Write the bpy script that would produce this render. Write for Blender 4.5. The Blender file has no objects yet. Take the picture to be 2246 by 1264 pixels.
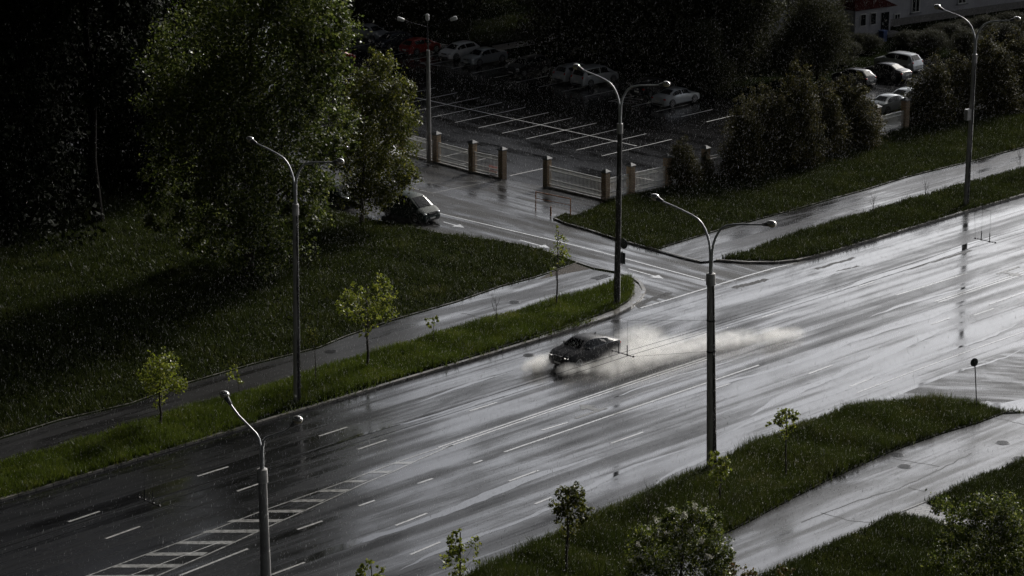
import bpy, bmesh, math, random
import numpy as np
from mathutils import Vector, Matrix

random.seed(7)
RNG = np.random.default_rng(11)
C = bpy.context.scene.collection
R = math.radians

# ------------------------------------------------------------------ camera geometry
HC, FP, CX, CY = 50.0, 6050.0, 1123.0, 632.0
PITCH = math.atan2(1732.0, FP)
c_, s_ = math.cos(PITCH), math.sin(PITCH)


def ray(px, py):
    u = (px - CX) / FP
    v = (CY - py) / FP
    return u, c_ + v * s_, -s_ + v * c_


def g(px, py, z=0.0):
    """point of the plane at height z seen at this place of the photograph"""
    dx, dy, dz = ray(px, py)
    t = (z - HC) / dz
    return Vector((dx * t, dy * t, z))


def at(px, py, Y):
    dx, dy, dz = ray(px, py)
    t = Y / dy
    return Vector((dx * t, Y, HC + dz * t))


def mpp(Y, z=0):
    return (Y * c_ + (HC - z) * s_) / FP      # metres per photo pixel


A0 = R(45.2)
E_ = Vector((math.cos(A0), math.sin(A0), 0))          # along the road, away to the right
N_ = Vector((math.sin(A0), -math.cos(A0), 0))         # across the road, towards the camera

# ------------------------------------------------------------------ helpers


def link(name, me, parent=None, m=None):
    o = bpy.data.objects.new(name, me)
    C.objects.link(o)
    if parent is not None:
        o.parent = parent
    if m is not None and me is not None:
        me.materials.append(m)
    return o


def tag(o, label=None, cat=None, group=None, kind=None):
    if label:
        o['label'] = label
    if cat:
        o['category'] = cat
    if group:
        o['group'] = group
    if kind:
        o['kind'] = kind
    return o


def thing(name, loc, label, cat, group=None, rz=0.0):
    o = link(name, None)
    o.location = loc
    o.rotation_euler = (0, 0, rz)
    o.empty_display_size = 0.2
    return tag(o, label, cat, group)


def np_mesh(name, V, Fc, smooth=False):
    V = np.asarray(V, dtype=np.float32)
    Fc = np.asarray(Fc, dtype=np.int32)
    me = bpy.data.meshes.new(name)
    m, k = Fc.shape
    me.vertices.add(len(V))
    me.vertices.foreach_set('co', V.ravel())
    me.loops.add(m * k)
    me.loops.foreach_set('vertex_index', Fc.ravel())
    me.polygons.add(m)
    me.polygons.foreach_set('loop_start', np.arange(0, m * k, k, dtype=np.int32))
    me.update(calc_edges=True)
    if smooth:
        me.polygons.foreach_set('use_smooth', np.ones(m, dtype=bool))
    return me


class MB:
    def __init__(self):
        self.v = []
        self.f = []

    def quad(self, a, b, c, d):
        n = len(self.v)
        self.v += [tuple(a), tuple(b), tuple(c), tuple(d)]
        self.f.append((n, n + 1, n + 2, n + 3))
        return self

    def poly(self, pts):
        n = len(self.v)
        self.v += [tuple(p) for p in pts]
        self.f.append(tuple(range(n, n + len(pts))))
        return self

    def box(self, c, size, rz=0.0, taper=1.0):
        hx, hy, hz = size[0] / 2, size[1] / 2, size[2] / 2
        ca, sa = math.cos(rz), math.sin(rz)
        n = len(self.v)
        for z, k in ((-hz, 1), (hz, taper)):
            for x, y in ((-hx, -hy), (hx, -hy), (hx, hy), (-hx, hy)):
                x *= k
                y *= k
                self.v.append((c[0] + x * ca - y * sa, c[1] + x * sa + y * ca, c[2] + z))
        self.f += [tuple(n + i for i in q) for q in
                   ((3, 2, 1, 0), (4, 5, 6, 7), (0, 1, 5, 4), (1, 2, 6, 5), (2, 3, 7, 6), (3, 0, 4, 7))]
        return self

    def tube(self, pts, rad, seg=10, caps=True):
        pts = [Vector(p) for p in pts]
        if not hasattr(rad, '__len__'):
            rad = [rad] * len(pts)
        n0 = len(self.v)
        ref = None
        for i, p in enumerate(pts):
            d = (pts[min(i + 1, len(pts) - 1)] - pts[max(i - 1, 0)])
            d = d.normalized() if d.length > 1e-9 else Vector((0, 0, 1))
            if ref is None:
                ref = Vector((1, 0, 0)) if abs(d.x) < 0.8 else Vector((0, 1, 0))
            a = (ref - d * ref.dot(d)).normalized()
            ref = a
            b = d.cross(a)
            for k in range(seg):
                t = 2 * math.pi * k / seg
                self.v.append(tuple(p + (a * math.cos(t) + b * math.sin(t)) * rad[i]))
        for i in range(len(pts) - 1):
            for k in range(seg):
                k2 = (k + 1) % seg
                self.f.append((n0 + i * seg + k, n0 + i * seg + k2, n0 + (i + 1) * seg + k2, n0 + (i + 1) * seg + k))
        if caps:
            self.f.append(tuple(n0 + k for k in reversed(range(seg))))
            m = n0 + (len(pts) - 1) * seg
            self.f.append(tuple(m + k for k in range(seg)))
        return self

    def lathe(self, c, axis, prof, seg=16):
        """prof: list of (distance along axis, radius)"""
        axis = Vector(axis).normalized()
        c = Vector(c)
        pts = [c + axis * a for a, _ in prof]
        n0 = len(self.v)
        ref = Vector((1, 0, 0)) if abs(axis.x) < 0.8 else Vector((0, 1, 0))
        a = (ref - axis * ref.dot(axis)).normalized()
        b = axis.cross(a)
        for p, (_, r) in zip(pts, prof):
            for k in range(seg):
                t = 2 * math.pi * k / seg
                self.v.append(tuple(p + (a * math.cos(t) + b * math.sin(t)) * max(r, 1e-4)))
        for i in range(len(pts) - 1):
            for k in range(seg):
                k2 = (k + 1) % seg
                self.f.append((n0 + i * seg + k, n0 + i * seg + k2, n0 + (i + 1) * seg + k2, n0 + (i + 1) * seg + k))
        self.f.append(tuple(n0 + k for k in reversed(range(seg))))
        m = n0 + (len(pts) - 1) * seg
        self.f.append(tuple(m + k for k in range(seg)))
        return self

    def ell(self, c, r, seg=12, rings=8, rz=0.0):
        n0 = len(self.v)
        ca, sa = math.cos(rz), math.sin(rz)
        for i in range(rings + 1):
            ph = math.pi * i / rings
            for k in range(seg):
                t = 2 * math.pi * k / seg
                x, y, z = r[0] * math.sin(ph) * math.cos(t), r[1] * math.sin(ph) * math.sin(t), r[2] * math.cos(ph)
                self.v.append((c[0] + x * ca - y * sa, c[1] + x * sa + y * ca, c[2] + z))
        for i in range(rings):
            for k in range(seg):
                k2 = (k + 1) % seg
                self.f.append((n0 + i * seg + k, n0 + (i + 1) * seg + k, n0 + (i + 1) * seg + k2, n0 + i * seg + k2))
        return self

    def build(self, name, m, parent=None, smooth=False, angle=40, loc=None):
        me = bpy.data.meshes.new(name)
        me.from_pydata(self.v, [], self.f)
        me.update()
        if smooth:
            me.polygons.foreach_set('use_smooth', [True] * len(me.polygons))
            me.set_sharp_from_angle(angle=R(angle))
        o = link(name, me, parent, m)
        if loc is not None:
            o.location = loc
        return o


# ------------------------------------------------------------------ materials
class NT:
    def __init__(self, name):
        self.m = bpy.data.materials.new(name)
        self.m.use_nodes = True
        self.t = self.m.node_tree
        self.t.nodes.clear()
        self.out = self.n('ShaderNodeOutputMaterial')

    def n(self, typ, **kw):
        nd = self.t.nodes.new(typ)
        for k, v in kw.items():
            if hasattr(nd, k):
                setattr(nd, k, v)
        return nd

    def l(self, a, b):
        self.t.links.new(a, b)

    def coords(self, scale=(1, 1, 1), rz=0.0, kind='Object'):
        tc = self.n('ShaderNodeTexCoord')
        mp = self.n('ShaderNodeMapping')
        mp.inputs['Rotation'].default_value = (0, 0, rz)
        self.l(tc.outputs[kind], mp.inputs['Vector'])
        m2 = self.n('ShaderNodeMapping')
        m2.inputs['Scale'].default_value = scale
        self.l(mp.outputs['Vector'], m2.inputs['Vector'])
        return m2.outputs['Vector']

    def noise(self, vec, scale, detail=3, rough=0.55, dist=0.0):
        n = self.n('ShaderNodeTexNoise')
        n.inputs['Scale'].default_value = scale
        n.inputs['Detail'].default_value = detail
        n.inputs['Roughness'].default_value = rough
        n.inputs['Distortion'].default_value = dist
        if vec is not None:
            self.l(vec, n.inputs['Vector'])
        return n.outputs['Fac']

    def ramp(self, fac, stops):
        r = self.n('ShaderNodeValToRGB')
        el = r.color_ramp.elements
        while len(el) < len(stops):
            el.new(0.5)
        for e, (p, c) in zip(el, stops):
            e.position = p
            e.color = (c, c, c, 1) if not hasattr(c, '__len__') else (*c, 1)
        self.l(fac, r.inputs['Fac'])
        return r.outputs['Color']

    def math(self, op, a, b=0.0, clamp=False):
        n = self.n('ShaderNodeMath', operation=op)
        n.use_clamp = clamp
        for i, x in enumerate((a, b)):
            if hasattr(x, 'is_output'):
                self.l(x, n.inputs[i])
            else:
                n.inputs[i].default_value = x
        return n.outputs[0]

    def bsdf(self, base=None, rough=0.5, metal=0.0, spec=0.5, **kw):
        b = self.n('ShaderNodeBsdfPrincipled')
        for nm, x in (('Base Color', base), ('Roughness', rough), ('Metallic', metal), ('Specular IOR Level', spec)):
            if x is None:
                continue
            if hasattr(x, 'is_output'):
                self.l(x, b.inputs[nm])
            elif hasattr(x, '__len__'):
                b.inputs[nm].default_value = (*x, 1)
            else:
                b.inputs[nm].default_value = x
        for k, v in kw.items():
            b.inputs[k.replace('_', ' ')].default_value = v
        return b

    def bump(self, b, h, strength, dist=0.02):
        n = self.n('ShaderNodeBump')
        n.inputs['Strength'].default_value = strength
        n.inputs['Distance'].default_value = dist
        self.l(h, n.inputs['Height'])
        self.l(n.outputs['Normal'], b.inputs['Normal'])

    def done(self, b):
        self.l(b.outputs[0], self.out.inputs['Surface'])
        return self.m


def simple(name, col, rough=0.5, metal=0.0, var=0.25, scale=3.0, spec=0.5, bump=0.0, **kw):
    t = NT(name)
    v = t.coords()
    f = t.noise(v, scale, 4)
    lo = tuple(x * (1 - var) for x in col)
    hi = tuple(min(1, x * (1 + var)) for x in col)
    b = t.bsdf(t.ramp(f, [(0.3, lo), (0.7, hi)]), rough, metal, spec, **kw)
    if bump:
        t.bump(b, f, bump)
    return t.done(b)


def wet_road(name, base, lo, hi, r0, r1, rz=-A0, sx=0.03, bump=0.12, sp=(0.65, 0.22)):
    """wet asphalt: the water film lies in long streaks along the traffic"""
    t = NT(name)
    v = t.coords((sx * 1.15, 1.25, 1), rz)
    v2 = t.coords((0.30, 0.8, 1), rz)
    v3 = t.coords()
    n1 = t.noise(v, 0.55, 6, 0.62, 0.6)
    n2 = t.noise(v2, 0.35, 5, 0.6, 0.8)
    n3 = t.noise(v3, 9.0, 4, 0.7)
    n4 = t.noise(t.coords((0.008, 1, 1), rz), 1.9, 4, 0.6, 0.2)
    mixv = t.math('ADD', t.math('MULTIPLY', n1, 0.46), t.math('MULTIPLY', n2, 0.30))
    mixv = t.math('ADD', mixv, t.math('MULTIPLY', n4, 0.24))
    rough = t.ramp(mixv, [(0.37, r0), (0.45, r0 + (r1 - r0) * 0.32), (0.54, r1)])
    col = t.ramp(t.math('ADD', t.math('MULTIPLY', n3, 0.35), t.math('MULTIPLY', mixv, 0.65)),
                 [(0.35, tuple(x * lo for x in base)), (0.62, tuple(x * hi for x in base))])
    b = t.bsdf(col, rough, 0, t.ramp(mixv, [(0.42, sp[0]), (0.50, (sp[0] + sp[1]) / 2), (0.60, sp[1])]), IOR=1.5)
    h = t.math('MULTIPLY', n3, t.ramp(mixv, [(0.42, 0.05), (0.6, 1.0)]))
    t.bump(b, h, bump, 0.02)
    return t.done(b)


def leafmat(name, stops, transl=0.35, rough=0.35, spec=0.4, patch=0.0):
    t = NT(name)
    geo = t.n('ShaderNodeNewGeometry')
    fac = geo.outputs['Random Per Island']
    if patch:                            # patches of drier and lusher growth
        nz_ = t.noise(geo.outputs['Position'], 0.45, 4, 0.6, 0.8)
        nz_ = t.ramp(nz_, [(0.34, 0.0), (0.68, 1.0)])
        fac = t.math('ADD', t.math('MULTIPLY', fac, 1 - patch), t.math('MULTIPLY', nz_, patch), True)
    col = t.ramp(fac, stops)
    b = t.bsdf(col, rough, 0, spec)
    tr = t.n('ShaderNodeBsdfTranslucent')
    t.l(col, tr.inputs['Color'])
    mx = t.n('ShaderNodeMixShader')
    mx.inputs[0].default_value = transl
    t.l(b.outputs[0], mx.inputs[1])
    t.l(tr.outputs[0], mx.inputs[2])
    t.l(mx.outputs[0], t.out.inputs['Surface'])
    return t.m


M = {}
M['road'] = wet_road('wet_asphalt', (0.010, 0.0102, 0.0107), 0.6, 1.35, 0.045, 0.36, bump=0.07, sp=(0.85, 0.07))
M['street'] = wet_road('wet_old_asphalt', (0.018, 0.018, 0.018), 0.6, 1.4, 0.10, 0.58, rz=A0, sx=0.12, bump=0.16)
M['lot'] = wet_road('wet_car_park_asphalt', (0.008, 0.008, 0.0085), 0.6, 1.4, 0.08, 0.26, rz=A0, sx=0.2, bump=0.05, sp=(0.25, 0.04))
M['drive'] = wet_road('wet_rough_asphalt', (0.014, 0.014, 0.014), 0.6, 1.4, 0.10, 0.42, rz=0.15, sx=0.30, bump=0.12, sp=(0.45, 0.06))
M['walk'] = wet_road('wet_footpath_asphalt', (0.018, 0.018, 0.018), 0.6, 1.4, 0.08, 0.40, sx=0.12, bump=0.10)
M['water'] = wet_road('standing_water', (0.010, 0.0105, 0.011), 0.8, 1.2, 0.03, 0.07, bump=0.012, sp=(1.0, 0.85))
t = NT('wet_kerb_stones')
f = t.noise(t.coords(), 2.0, 4)
sp_ = t.n('ShaderNodeSeparateXYZ')
t.l(t.coords(rz=-A0), sp_.inputs[0])
jt = t.math('LESS_THAN', t.math('FRACT', t.math('MULTIPLY', t.math('ADD', sp_.outputs[0], 500.0), 0.9)), 0.05)
cc = t.ramp(f, [(0.3, (0.10, 0.095, 0.085)), (0.7, (0.27, 0.255, 0.23))])
mx = t.n('ShaderNodeMix')
mx.data_type = 'RGBA'
t.l(jt, mx.inputs[0])
t.l(cc, mx.inputs[6])
mx.inputs[7].default_value = (.02, .02, .018, 1)
b = t.bsdf(mx.outputs[2], t.ramp(f, [(0.35, 0.2), (0.65, 0.5)]))
t.bump(b, f, .2)
M['kerb'] = t.done(b)
M['soil'] = simple('dark_turf', (0.010, 0.013, 0.006), 1.0, var=0.6, scale=0.8, spec=0.0)
M['earth'] = simple('wet_earth', (0.05, 0.04, 0.03), 0.7, var=0.4, scale=1.5, spec=0.2)
M['paint'] = simple('wet_road_paint', (0.42, 0.42, 0.41), 0.13, var=0.35, scale=5.0)
M['concrete'] = None
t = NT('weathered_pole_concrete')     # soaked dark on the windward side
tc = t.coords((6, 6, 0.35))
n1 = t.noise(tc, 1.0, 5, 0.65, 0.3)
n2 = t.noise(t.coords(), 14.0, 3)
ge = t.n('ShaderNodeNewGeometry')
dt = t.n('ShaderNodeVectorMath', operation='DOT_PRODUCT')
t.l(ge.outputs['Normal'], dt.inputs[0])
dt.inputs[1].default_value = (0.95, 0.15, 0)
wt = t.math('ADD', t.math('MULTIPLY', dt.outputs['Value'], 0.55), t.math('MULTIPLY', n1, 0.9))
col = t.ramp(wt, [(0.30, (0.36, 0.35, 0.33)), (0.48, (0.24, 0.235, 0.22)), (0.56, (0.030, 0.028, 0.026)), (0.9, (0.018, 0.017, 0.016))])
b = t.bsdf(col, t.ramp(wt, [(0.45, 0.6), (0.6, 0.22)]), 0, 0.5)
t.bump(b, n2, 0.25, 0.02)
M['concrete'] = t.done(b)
M['concrete_pale'] = simple('pale_pole_concrete', (0.27, 0.265, 0.255), 0.5, var=0.3, scale=1.5, bump=0.15)
M['concrete_dark'] = simple('soaked_pole_concrete', (0.040, 0.038, 0.035), 0.3, var=0.6, scale=1.2, bump=0.2)
M['collar'] = simple('pale_pole_collar', (0.42, 0.41, 0.39), 0.45, var=0.25, scale=4, bump=0.1)
M['steel'] = simple('galvanised_steel', (0.55, 0.56, 0.57), 0.4, 0.35, var=0.2, scale=6)
M['lampcase'] = simple('grey_lamp_casing', (0.10, 0.10, 0.105), 0.4, 0.3, var=0.3)
M['lampglass'] = simple('lamp_bulb_metal', (0.72, 0.70, 0.66), 0.12, 0.75, var=0.08)
M['bulb'] = simple('amber_lamp_glass', (0.62, 0.52, 0.36), 0.1, 0.1, var=0.1, spec=0.7)
M['black'] = simple('black_iron', (0.012, 0.012, 0.012), 0.45, 0.4, var=0.3)
M['wire'] = simple('dark_copper_wire', (0.008, 0.008, 0.008), 1.0, 0.0, var=0.2, spec=0.0)
M['white_metal'] = simple('white_fence_paint', (0.75, 0.75, 0.73), 0.4, var=0.15)
M['orange'] = simple('rusty_orange_paint', (0.36, 0.13, 0.03), 0.45, var=0.5, scale=4)
M['red'] = simple('red_wrap', (0.30, 0.04, 0.02), 0.5)
M['sign'] = simple('grey_sign_back', (0.07, 0.085, 0.08), 0.4, 0.5, var=0.2)
M['capmat'] = simple('grey_cap_metal', (0.14, 0.15, 0.16), 0.6, 0.0, var=0.2)
M['iron'] = simple('cast_iron', (0.035, 0.034, 0.033), 0.3, 0.5, var=0.4, scale=8, bump=0.4)
M['bark'] = simple('wet_bark', (0.035, 0.028, 0.02), 0.6, var=0.5, scale=6, bump=0.5)
M['darkbark'] = simple('black_wet_bark', (0.008, 0.007, 0.006), 0.9, var=0.4, spec=.05)
M['palebark'] = simple('pale_birch_bark', (0.30, 0.29, 0.27), 0.6, var=0.5, scale=3, bump=0.3)

t = NT('ochre_brick')
tc = t.n('ShaderNodeTexCoord')
sp = t.n('ShaderNodeSeparateXYZ')
t.l(tc.outputs['Object'], sp.inputs[0])
cb = t.n('ShaderNodeCombineXYZ')
t.l(t.math('ADD', sp.outputs[0], sp.outputs[1]), cb.inputs[0])
t.l(sp.outputs[2], cb.inputs[1])
br = t.n('ShaderNodeTexBrick')
br.inputs['Scale'].default_value = 1.0
br.inputs['Brick Width'].default_value = 0.30
br.inputs['Row Height'].default_value = 0.13
br.inputs['Mortar Size'].default_value = 0.014
br.inputs['Color1'].default_value = (0.44, 0.32, 0.20, 1)
br.inputs['Color2'].default_value = (0.32, 0.22, 0.14, 1)
br.inputs['Mortar'].default_value = (0.12, 0.10, 0.08, 1)
t.l(cb.outputs[0], br.inputs['Vector'])
b = t.bsdf(br.outputs['Color'], 0.55)
t.bump(b, br.outputs['Fac'], -0.5, 0.02)
M['brick'] = t.done(b)

t = NT('grey_pavers')
br = t.n('ShaderNodeTexBrick')
br.inputs['Scale'].default_value = 1.0
br.inputs['Brick Width'].default_value = 0.5
br.inputs['Row Height'].default_value = 0.3
br.inputs['Mortar Size'].default_value = 0.03
br.inputs['Color1'].default_value = (0.20, 0.19, 0.17, 1)
br.inputs['Color2'].default_value = (0.14, 0.13, 0.12, 1)
br.inputs['Mortar'].default_value = (0.03, 0.03, 0.03, 1)
t.l(t.coords(rz=0.3), br.inputs['Vector'])
b = t.bsdf(br.outputs['Color'], 0.35)
t.bump(b, br.outputs['Fac'], -0.4, 0.02)
M['paver'] = t.done(b)

M['wallplaster'] = simple('pale_grey_plaster', (0.30, 0.30, 0.32), 0.8, var=0.15, scale=0.6, spec=0.2, bump=0.1)
M['plinth'] = simple('dark_plinth', (0.12, 0.115, 0.11), 0.7, var=0.2)
M['rooftile'] = simple('red_metal_roof', (0.040, 0.006, 0.005), 0.85, var=0.35, scale=2, spec=0.05)
M['darkglass'] = simple('dark_window_glass', (0.010, 0.012, 0.014), 0.18, 0.0, var=0.3, spec=0.4)
M['rearglass'] = simple('rain_beaded_glass', (0.012, 0.014, 0.016), 0.4, 0.0, var=0.3, spec=0.2)
M['frame'] = simple('white_window_frame', (0.45, 0.45, 0.44), 0.5, var=0.1)
M['bluebin'] = simple('blue_plastic', (0.02, 0.05, 0.16), 0.4)

# leaves
M['leaf_lit'] = leafmat('lime_leaves', [(0.0, (0.021, 0.034, 0.007)), (0.5, (0.060, 0.084, 0.014)), (0.86, (0.135, 0.16, 0.032)), (1.0, (0.30, 0.32, 0.11))], 0.45, 0.4, 0.3)
M['leaf_maple'] = leafmat('maple_leaves', [(0.0, (0.035, 0.046, 0.007)), (0.6, (0.085, 0.10, 0.014)), (1.0, (0.20, 0.19, 0.04))], 0.48, 0.4, 0.3)
M['leaf_bush'] = leafmat('bush_leaves', [(0.0, (0.030, 0.045, 0.008)), (0.6, (0.085, 0.115, 0.018)), (1.0, (0.26, 0.28, 0.06))], 0.45, 0.4, 0.3)
M['leaf_young'] = leafmat('young_leaves', [(0.0, (0.09, 0.12, 0.012)), (0.6, (0.20, 0.24, 0.025)), (1.0, (0.34, 0.34, 0.07))], 0.5)
M['leaf_dark'] = leafmat('dark_leaves', [(0.0, (0.022, 0.025, 0.012)), (0.7, (0.045, 0.048, 0.023)), (1.0, (0.08, 0.08, 0.042))], 0.3, 0.7, 0.12)
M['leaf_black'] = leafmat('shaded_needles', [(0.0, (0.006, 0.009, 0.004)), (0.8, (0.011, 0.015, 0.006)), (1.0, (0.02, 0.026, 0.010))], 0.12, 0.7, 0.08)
M['leaf_thuja'] = leafmat('thuja_sprays', [(0.0, (0.026, 0.028, 0.009)), (0.7, (0.062, 0.060, 0.020)), (1.0, (0.13, 0.11, 0.038))], 0.35, 0.6, 0.15)
M['leaf_russet'] = leafmat('russet_young_leaves', [(0.0, (0.06, 0.075, 0.012)), (0.6, (0.13, 0.12, 0.025)), (1.0, (0.20, 0.09, 0.04))], 0.45)
M['blossom'] = leafmat('white_blossom', [(0.0, (0.45, 0.44, 0.36)), (1.0, (0.65, 0.64, 0.55))], 0.3, 0.5)
M['grass_far'] = leafmat('lawn_blades', [(0.0, (0.018, 0.026, 0.006)), (0.7, (0.042, 0.054, 0.011)), (0.93, (0.08, 0.085, 0.022)), (1.0, (0.17, 0.15, 0.07))], 0.38, 0.45, 0.3, 0.5)
M['grass_near'] = leafmat('verge_blades', [(0.0, (0.020, 0.030, 0.006)), (0.55, (0.052, 0.068, 0.012)), (0.86, (0.085, 0.090, 0.024)), (0.95, (0.13, 0.115, 0.05)), (1.0, (0.26, 0.20, 0.12))], 0.4, 0.45, 0.3, 0.5)
M['grass_verge'] = leafmat('bright_verge_blades', [(0.0, (0.035, 0.052, 0.007)), (0.7, (0.085, 0.115, 0.014)), (1.0, (0.20, 0.20, 0.05))], 0.42, 0.45, 0.3, 0.5)
M['seed'] = leafmat('pale_flower_heads', [(0.0, (0.35, 0.35, 0.32)), (1.0, (0.62, 0.62, 0.58))], 0.3, 0.6)


def carpaint(name, col, metal=0.3, rough=0.3, coat=0.35):
    return simple(name, col, rough, metal, var=0.08, scale=2, spec=0.3, Coat_Weight=coat, Coat_Roughness=0.12)


M['c_black'] = carpaint('charcoal_car_paint', (0.022, 0.023, 0.028), 0.0, 0.55, 0.05)
M['c_green'] = carpaint('dark_green_car_paint', (0.008, 0.022, 0.018), 0.0, 0.6, 0.0)
M['c_white'] = carpaint('white_car_paint', (0.75, 0.75, 0.76), 0.0)
M['c_silver'] = carpaint('silver_car_paint', (0.44, 0.46, 0.48), 0.3)
M['c_silver2'] = carpaint('grey_silver_car_paint', (0.32, 0.345, 0.36), 0.3)
M['c_red'] = carpaint('red_car_paint', (0.28, 0.014, 0.010), 0.1)
M['c_dark'] = carpaint('near_black_car_paint', (0.008, 0.008, 0.009), 0.2)
M['c_blue'] = carpaint('dark_blue_car_paint', (0.010, 0.016, 0.034), 0.3)
M['tyre'] = simple('tyre_rubber', (0.012, 0.012, 0.012), 0.6, var=0.2)
M['rim'] = simple('alloy_rim', (0.35, 0.35, 0.36), 0.3, 0.8, var=0.1)
M['head'] = simple('clear_headlight', (0.75, 0.76, 0.78), 0.1, 0.4, var=0.1)
M['tail'] = simple('red_tail_light', (0.50, 0.02, 0.015), 0.15, 0.0, var=0.1, spec=0.7)
M['plate'] = simple('white_number_plate', (0.65, 0.65, 0.62), 0.4, var=0.05)
M['trim'] = simple('black_plastic_trim', (0.015, 0.015, 0.016), 0.5, var=0.2)
M['chrome'] = simple('chrome_trim', (0.65, 0.65, 0.66), 0.12, 1.0, var=0.05)
M['glow'] = None
t = NT('lit_led_ring')
em = t.n('ShaderNodeEmission')
em.inputs['Color'].default_value = (1, 0.97, 0.92, 1)
em.inputs['Strength'].default_value = 0.7
M['glow'] = t.done(em)


# ------------------------------------------------------------------ setting
def sheet(name, pix, z, m, kind='structure'):
    pts = [g(x, y, z) for x, y in pix]
    bm = bmesh.new()
    vs = [bm.verts.new(p) for p in pts]
    f = bm.faces.new(vs)
    if f.normal.z < 0:
        f.normal_flip()
    bmesh.ops.triangulate(bm, faces=bm.faces[:])
    me = bpy.data.meshes.new(name)
    bm.to_mesh(me)
    bm.free()
    o = link(name, me, None, m)
    o['kind'] = kind
    return o


def raised(name, pix, z0, z1, m):
    pts = [g(x, y, 0) for x, y in pix]
    bm = bmesh.new()
    top = [bm.verts.new((p.x, p.y, z1)) for p in pts]
    bot = [bm.verts.new((p.x, p.y, z0)) for p in pts]
    bm.faces.new(top)
    n = len(pts)
    for i in range(n):
        j = (i + 1) % n
        bm.faces.new((bot[i], bot[j], top[j], top[i]))
    bmesh.ops.triangulate(bm, faces=[f for f in bm.faces if len(f.verts) > 4])
    bmesh.ops.recalc_face_normals(bm, faces=bm.faces[:])
    me = bpy.data.meshes.new(name)
    bm.to_mesh(me)
    bm.free()
    o = link(name, me, None, m)
    o['kind'] = 'structure'
    return o


def ribbon(mb, pts, w, z, side=0.0):
    """flat strip of width w along world points (side shifts it sideways)"""
    pts = [Vector((p.x, p.y, 0)) for p in pts]
    L, Rr = [], []
    for i, p in enumerate(pts):
        d = (pts[min(i + 1, len(pts) - 1)] - pts[max(i - 1, 0)]).normalized()
        n = Vector((-d.y, d.x, 0))
        L.append(p + n * (side + w / 2))
        Rr.append(p + n * (side - w / 2))
    for i in range(len(pts) - 1):
        mb.quad((L[i].x, L[i].y, z), (Rr[i].x, Rr[i].y, z), (Rr[i + 1].x, Rr[i + 1].y, z), (L[i + 1].x, L[i + 1].y, z))


def kerb(name, pix, w, z0, z1, m, side):
    pts = [g(x, y, 0) for x, y in pix]
    # resample softly
    mb = MB()
    L, Rr = [], []
    for i, p in enumerate(pts):
        d = (pts[min(i + 1, len(pts) - 1)] - pts[max(i - 1, 0)]).normalized()
        n = Vector((-d.y, d.x, 0))
        L.append(p + n * (side + w / 2))
        Rr.append(p + n * (side - w / 2))
    for i in range(len(pts) - 1):
        a, b_, c, d = L[i], Rr[i], Rr[i + 1], L[i + 1]
        up = lambda p: (p.x, p.y, z1)
        dn = lambda p: (p.x, p.y, z0)
        mb.quad(up(a), up(b_), up(c), up(d))
        mb.quad(dn(b_), dn(c), up(c), up(b_))
        mb.quad(dn(d), dn(a), up(a), up(d))
    o = mb.build(name, m)
    o['kind'] = 'structure'
    return o


ground = MB()
ground.quad((-900, -150, -0.06), (900, -150, -0.06), (900, 1800, -0.06), (-900, 1800, -0.06))
o = ground.build('ground', M['soil'])
o['kind'] = 'structure'

# main road: a broad band along E_
P0 = g(1401, 677)
a = P0 - E_ * 160 - N_ * 60
mb = MB()
q = [P0 - E_ * 170 - N_ * 1.5, P0 + E_ * 190 - N_ * 1.5, P0 + E_ * 190 + N_ * 42, P0 - E_ * 170 + N_ * 42]
mb.quad(*[(p.x, p.y, 0.0) for p in q])
o = mb.build('road', M['road'])
o['kind'] = 'structure'

FAR_L = [(-160, 1147), (0, 1099), (288, 1013), (560, 931), (755, 874), (890, 833), (1040, 789), (1160, 753),
         (1230, 731), (1300, 709), (1345, 693), (1380, 676), (1403, 657), (1412, 640), (1404, 624), (1388, 612)]
LAWN_EDGE = [(1345, 598), (1300, 590), (1265, 578), (1215, 559), (1160, 543), (1100, 532), (1030, 523), (965, 514), (880, 497),
             (800, 481), (690, 462), (600, 441), (480, 414), (300, 372)]
block_l = FAR_L + LAWN_EDGE + [(100, 330), (-300, 330), (-500, 700)]
FAR_R = [(2600, 322), (2246, 429), (2115, 467), (1910, 529), (1800, 561), (1750, 573), (1700, 578), (1640, 578), (1570, 573)]
EDGE_R = [(1535, 576), (1500, 567), (1450, 553), (1400, 540), (1350, 526), (1290, 506), (1240, 492), (1215, 481)]
block_r = FAR_R + EDGE_R + [(1240, 470), (1262, 476), (1300, 462), (1330, 444), (1390, 429), (1470, 412), (1550, 393), (1700, 356), (1920, 302), (1990, 284), (2400, 184), (2700, 120)]
street = [(1401, 677), (1767, 575), (1760, 560), (1560, 560), (1400, 520), (1330, 446), (1328, 441), (1200, 411), (1102, 393),
          (1037, 378), (958, 357), (890, 340), (700, 292), (500, 244), (200, 172), (0, 330), (300, 392), (700, 480), (1200, 570), (1380, 620), (1380, 660)]
sheet('side_street', street, 0.004, M['street'])
lot = [(200, 172), (500, 244), (700, 292), (890, 340), (958, 357), (1037, 378), (1102, 393), (1200, 411), (1328, 441), (1390, 428),
       (1470, 411), (1550, 392), (1700, 355), (1920, 301), (1990, 283), (2400, 183), (2100, 128), (1990, 126), (1900, 150), (1800, 185), (1620, 218), (1530, 213), (1310, 165), (1110, 126), (960, 94), (860, 72), (760, 56), (200, -60)]
sheet('parking_lot', lot, 0.004, M['lot'])
raised('lawn', block_l, -0.05, 0.10, M['soil'])
raised('verge', block_r, -0.05, 0.10, M['soil'])
NEAR = [(2246, 908), (2205, 906), (2150, 893), (2080, 886), (2010, 884), (1930, 888), (1850, 903), (1760, 935), (1650, 982), (1550, 1031),
        (1400, 1094), (1250, 1166), (1120, 1226), (1040, 1264), (880, 1340)]
near_block = NEAR + [(880, 1700), (2900, 1700), (2900, 1000), (2400, 940)]
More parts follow.
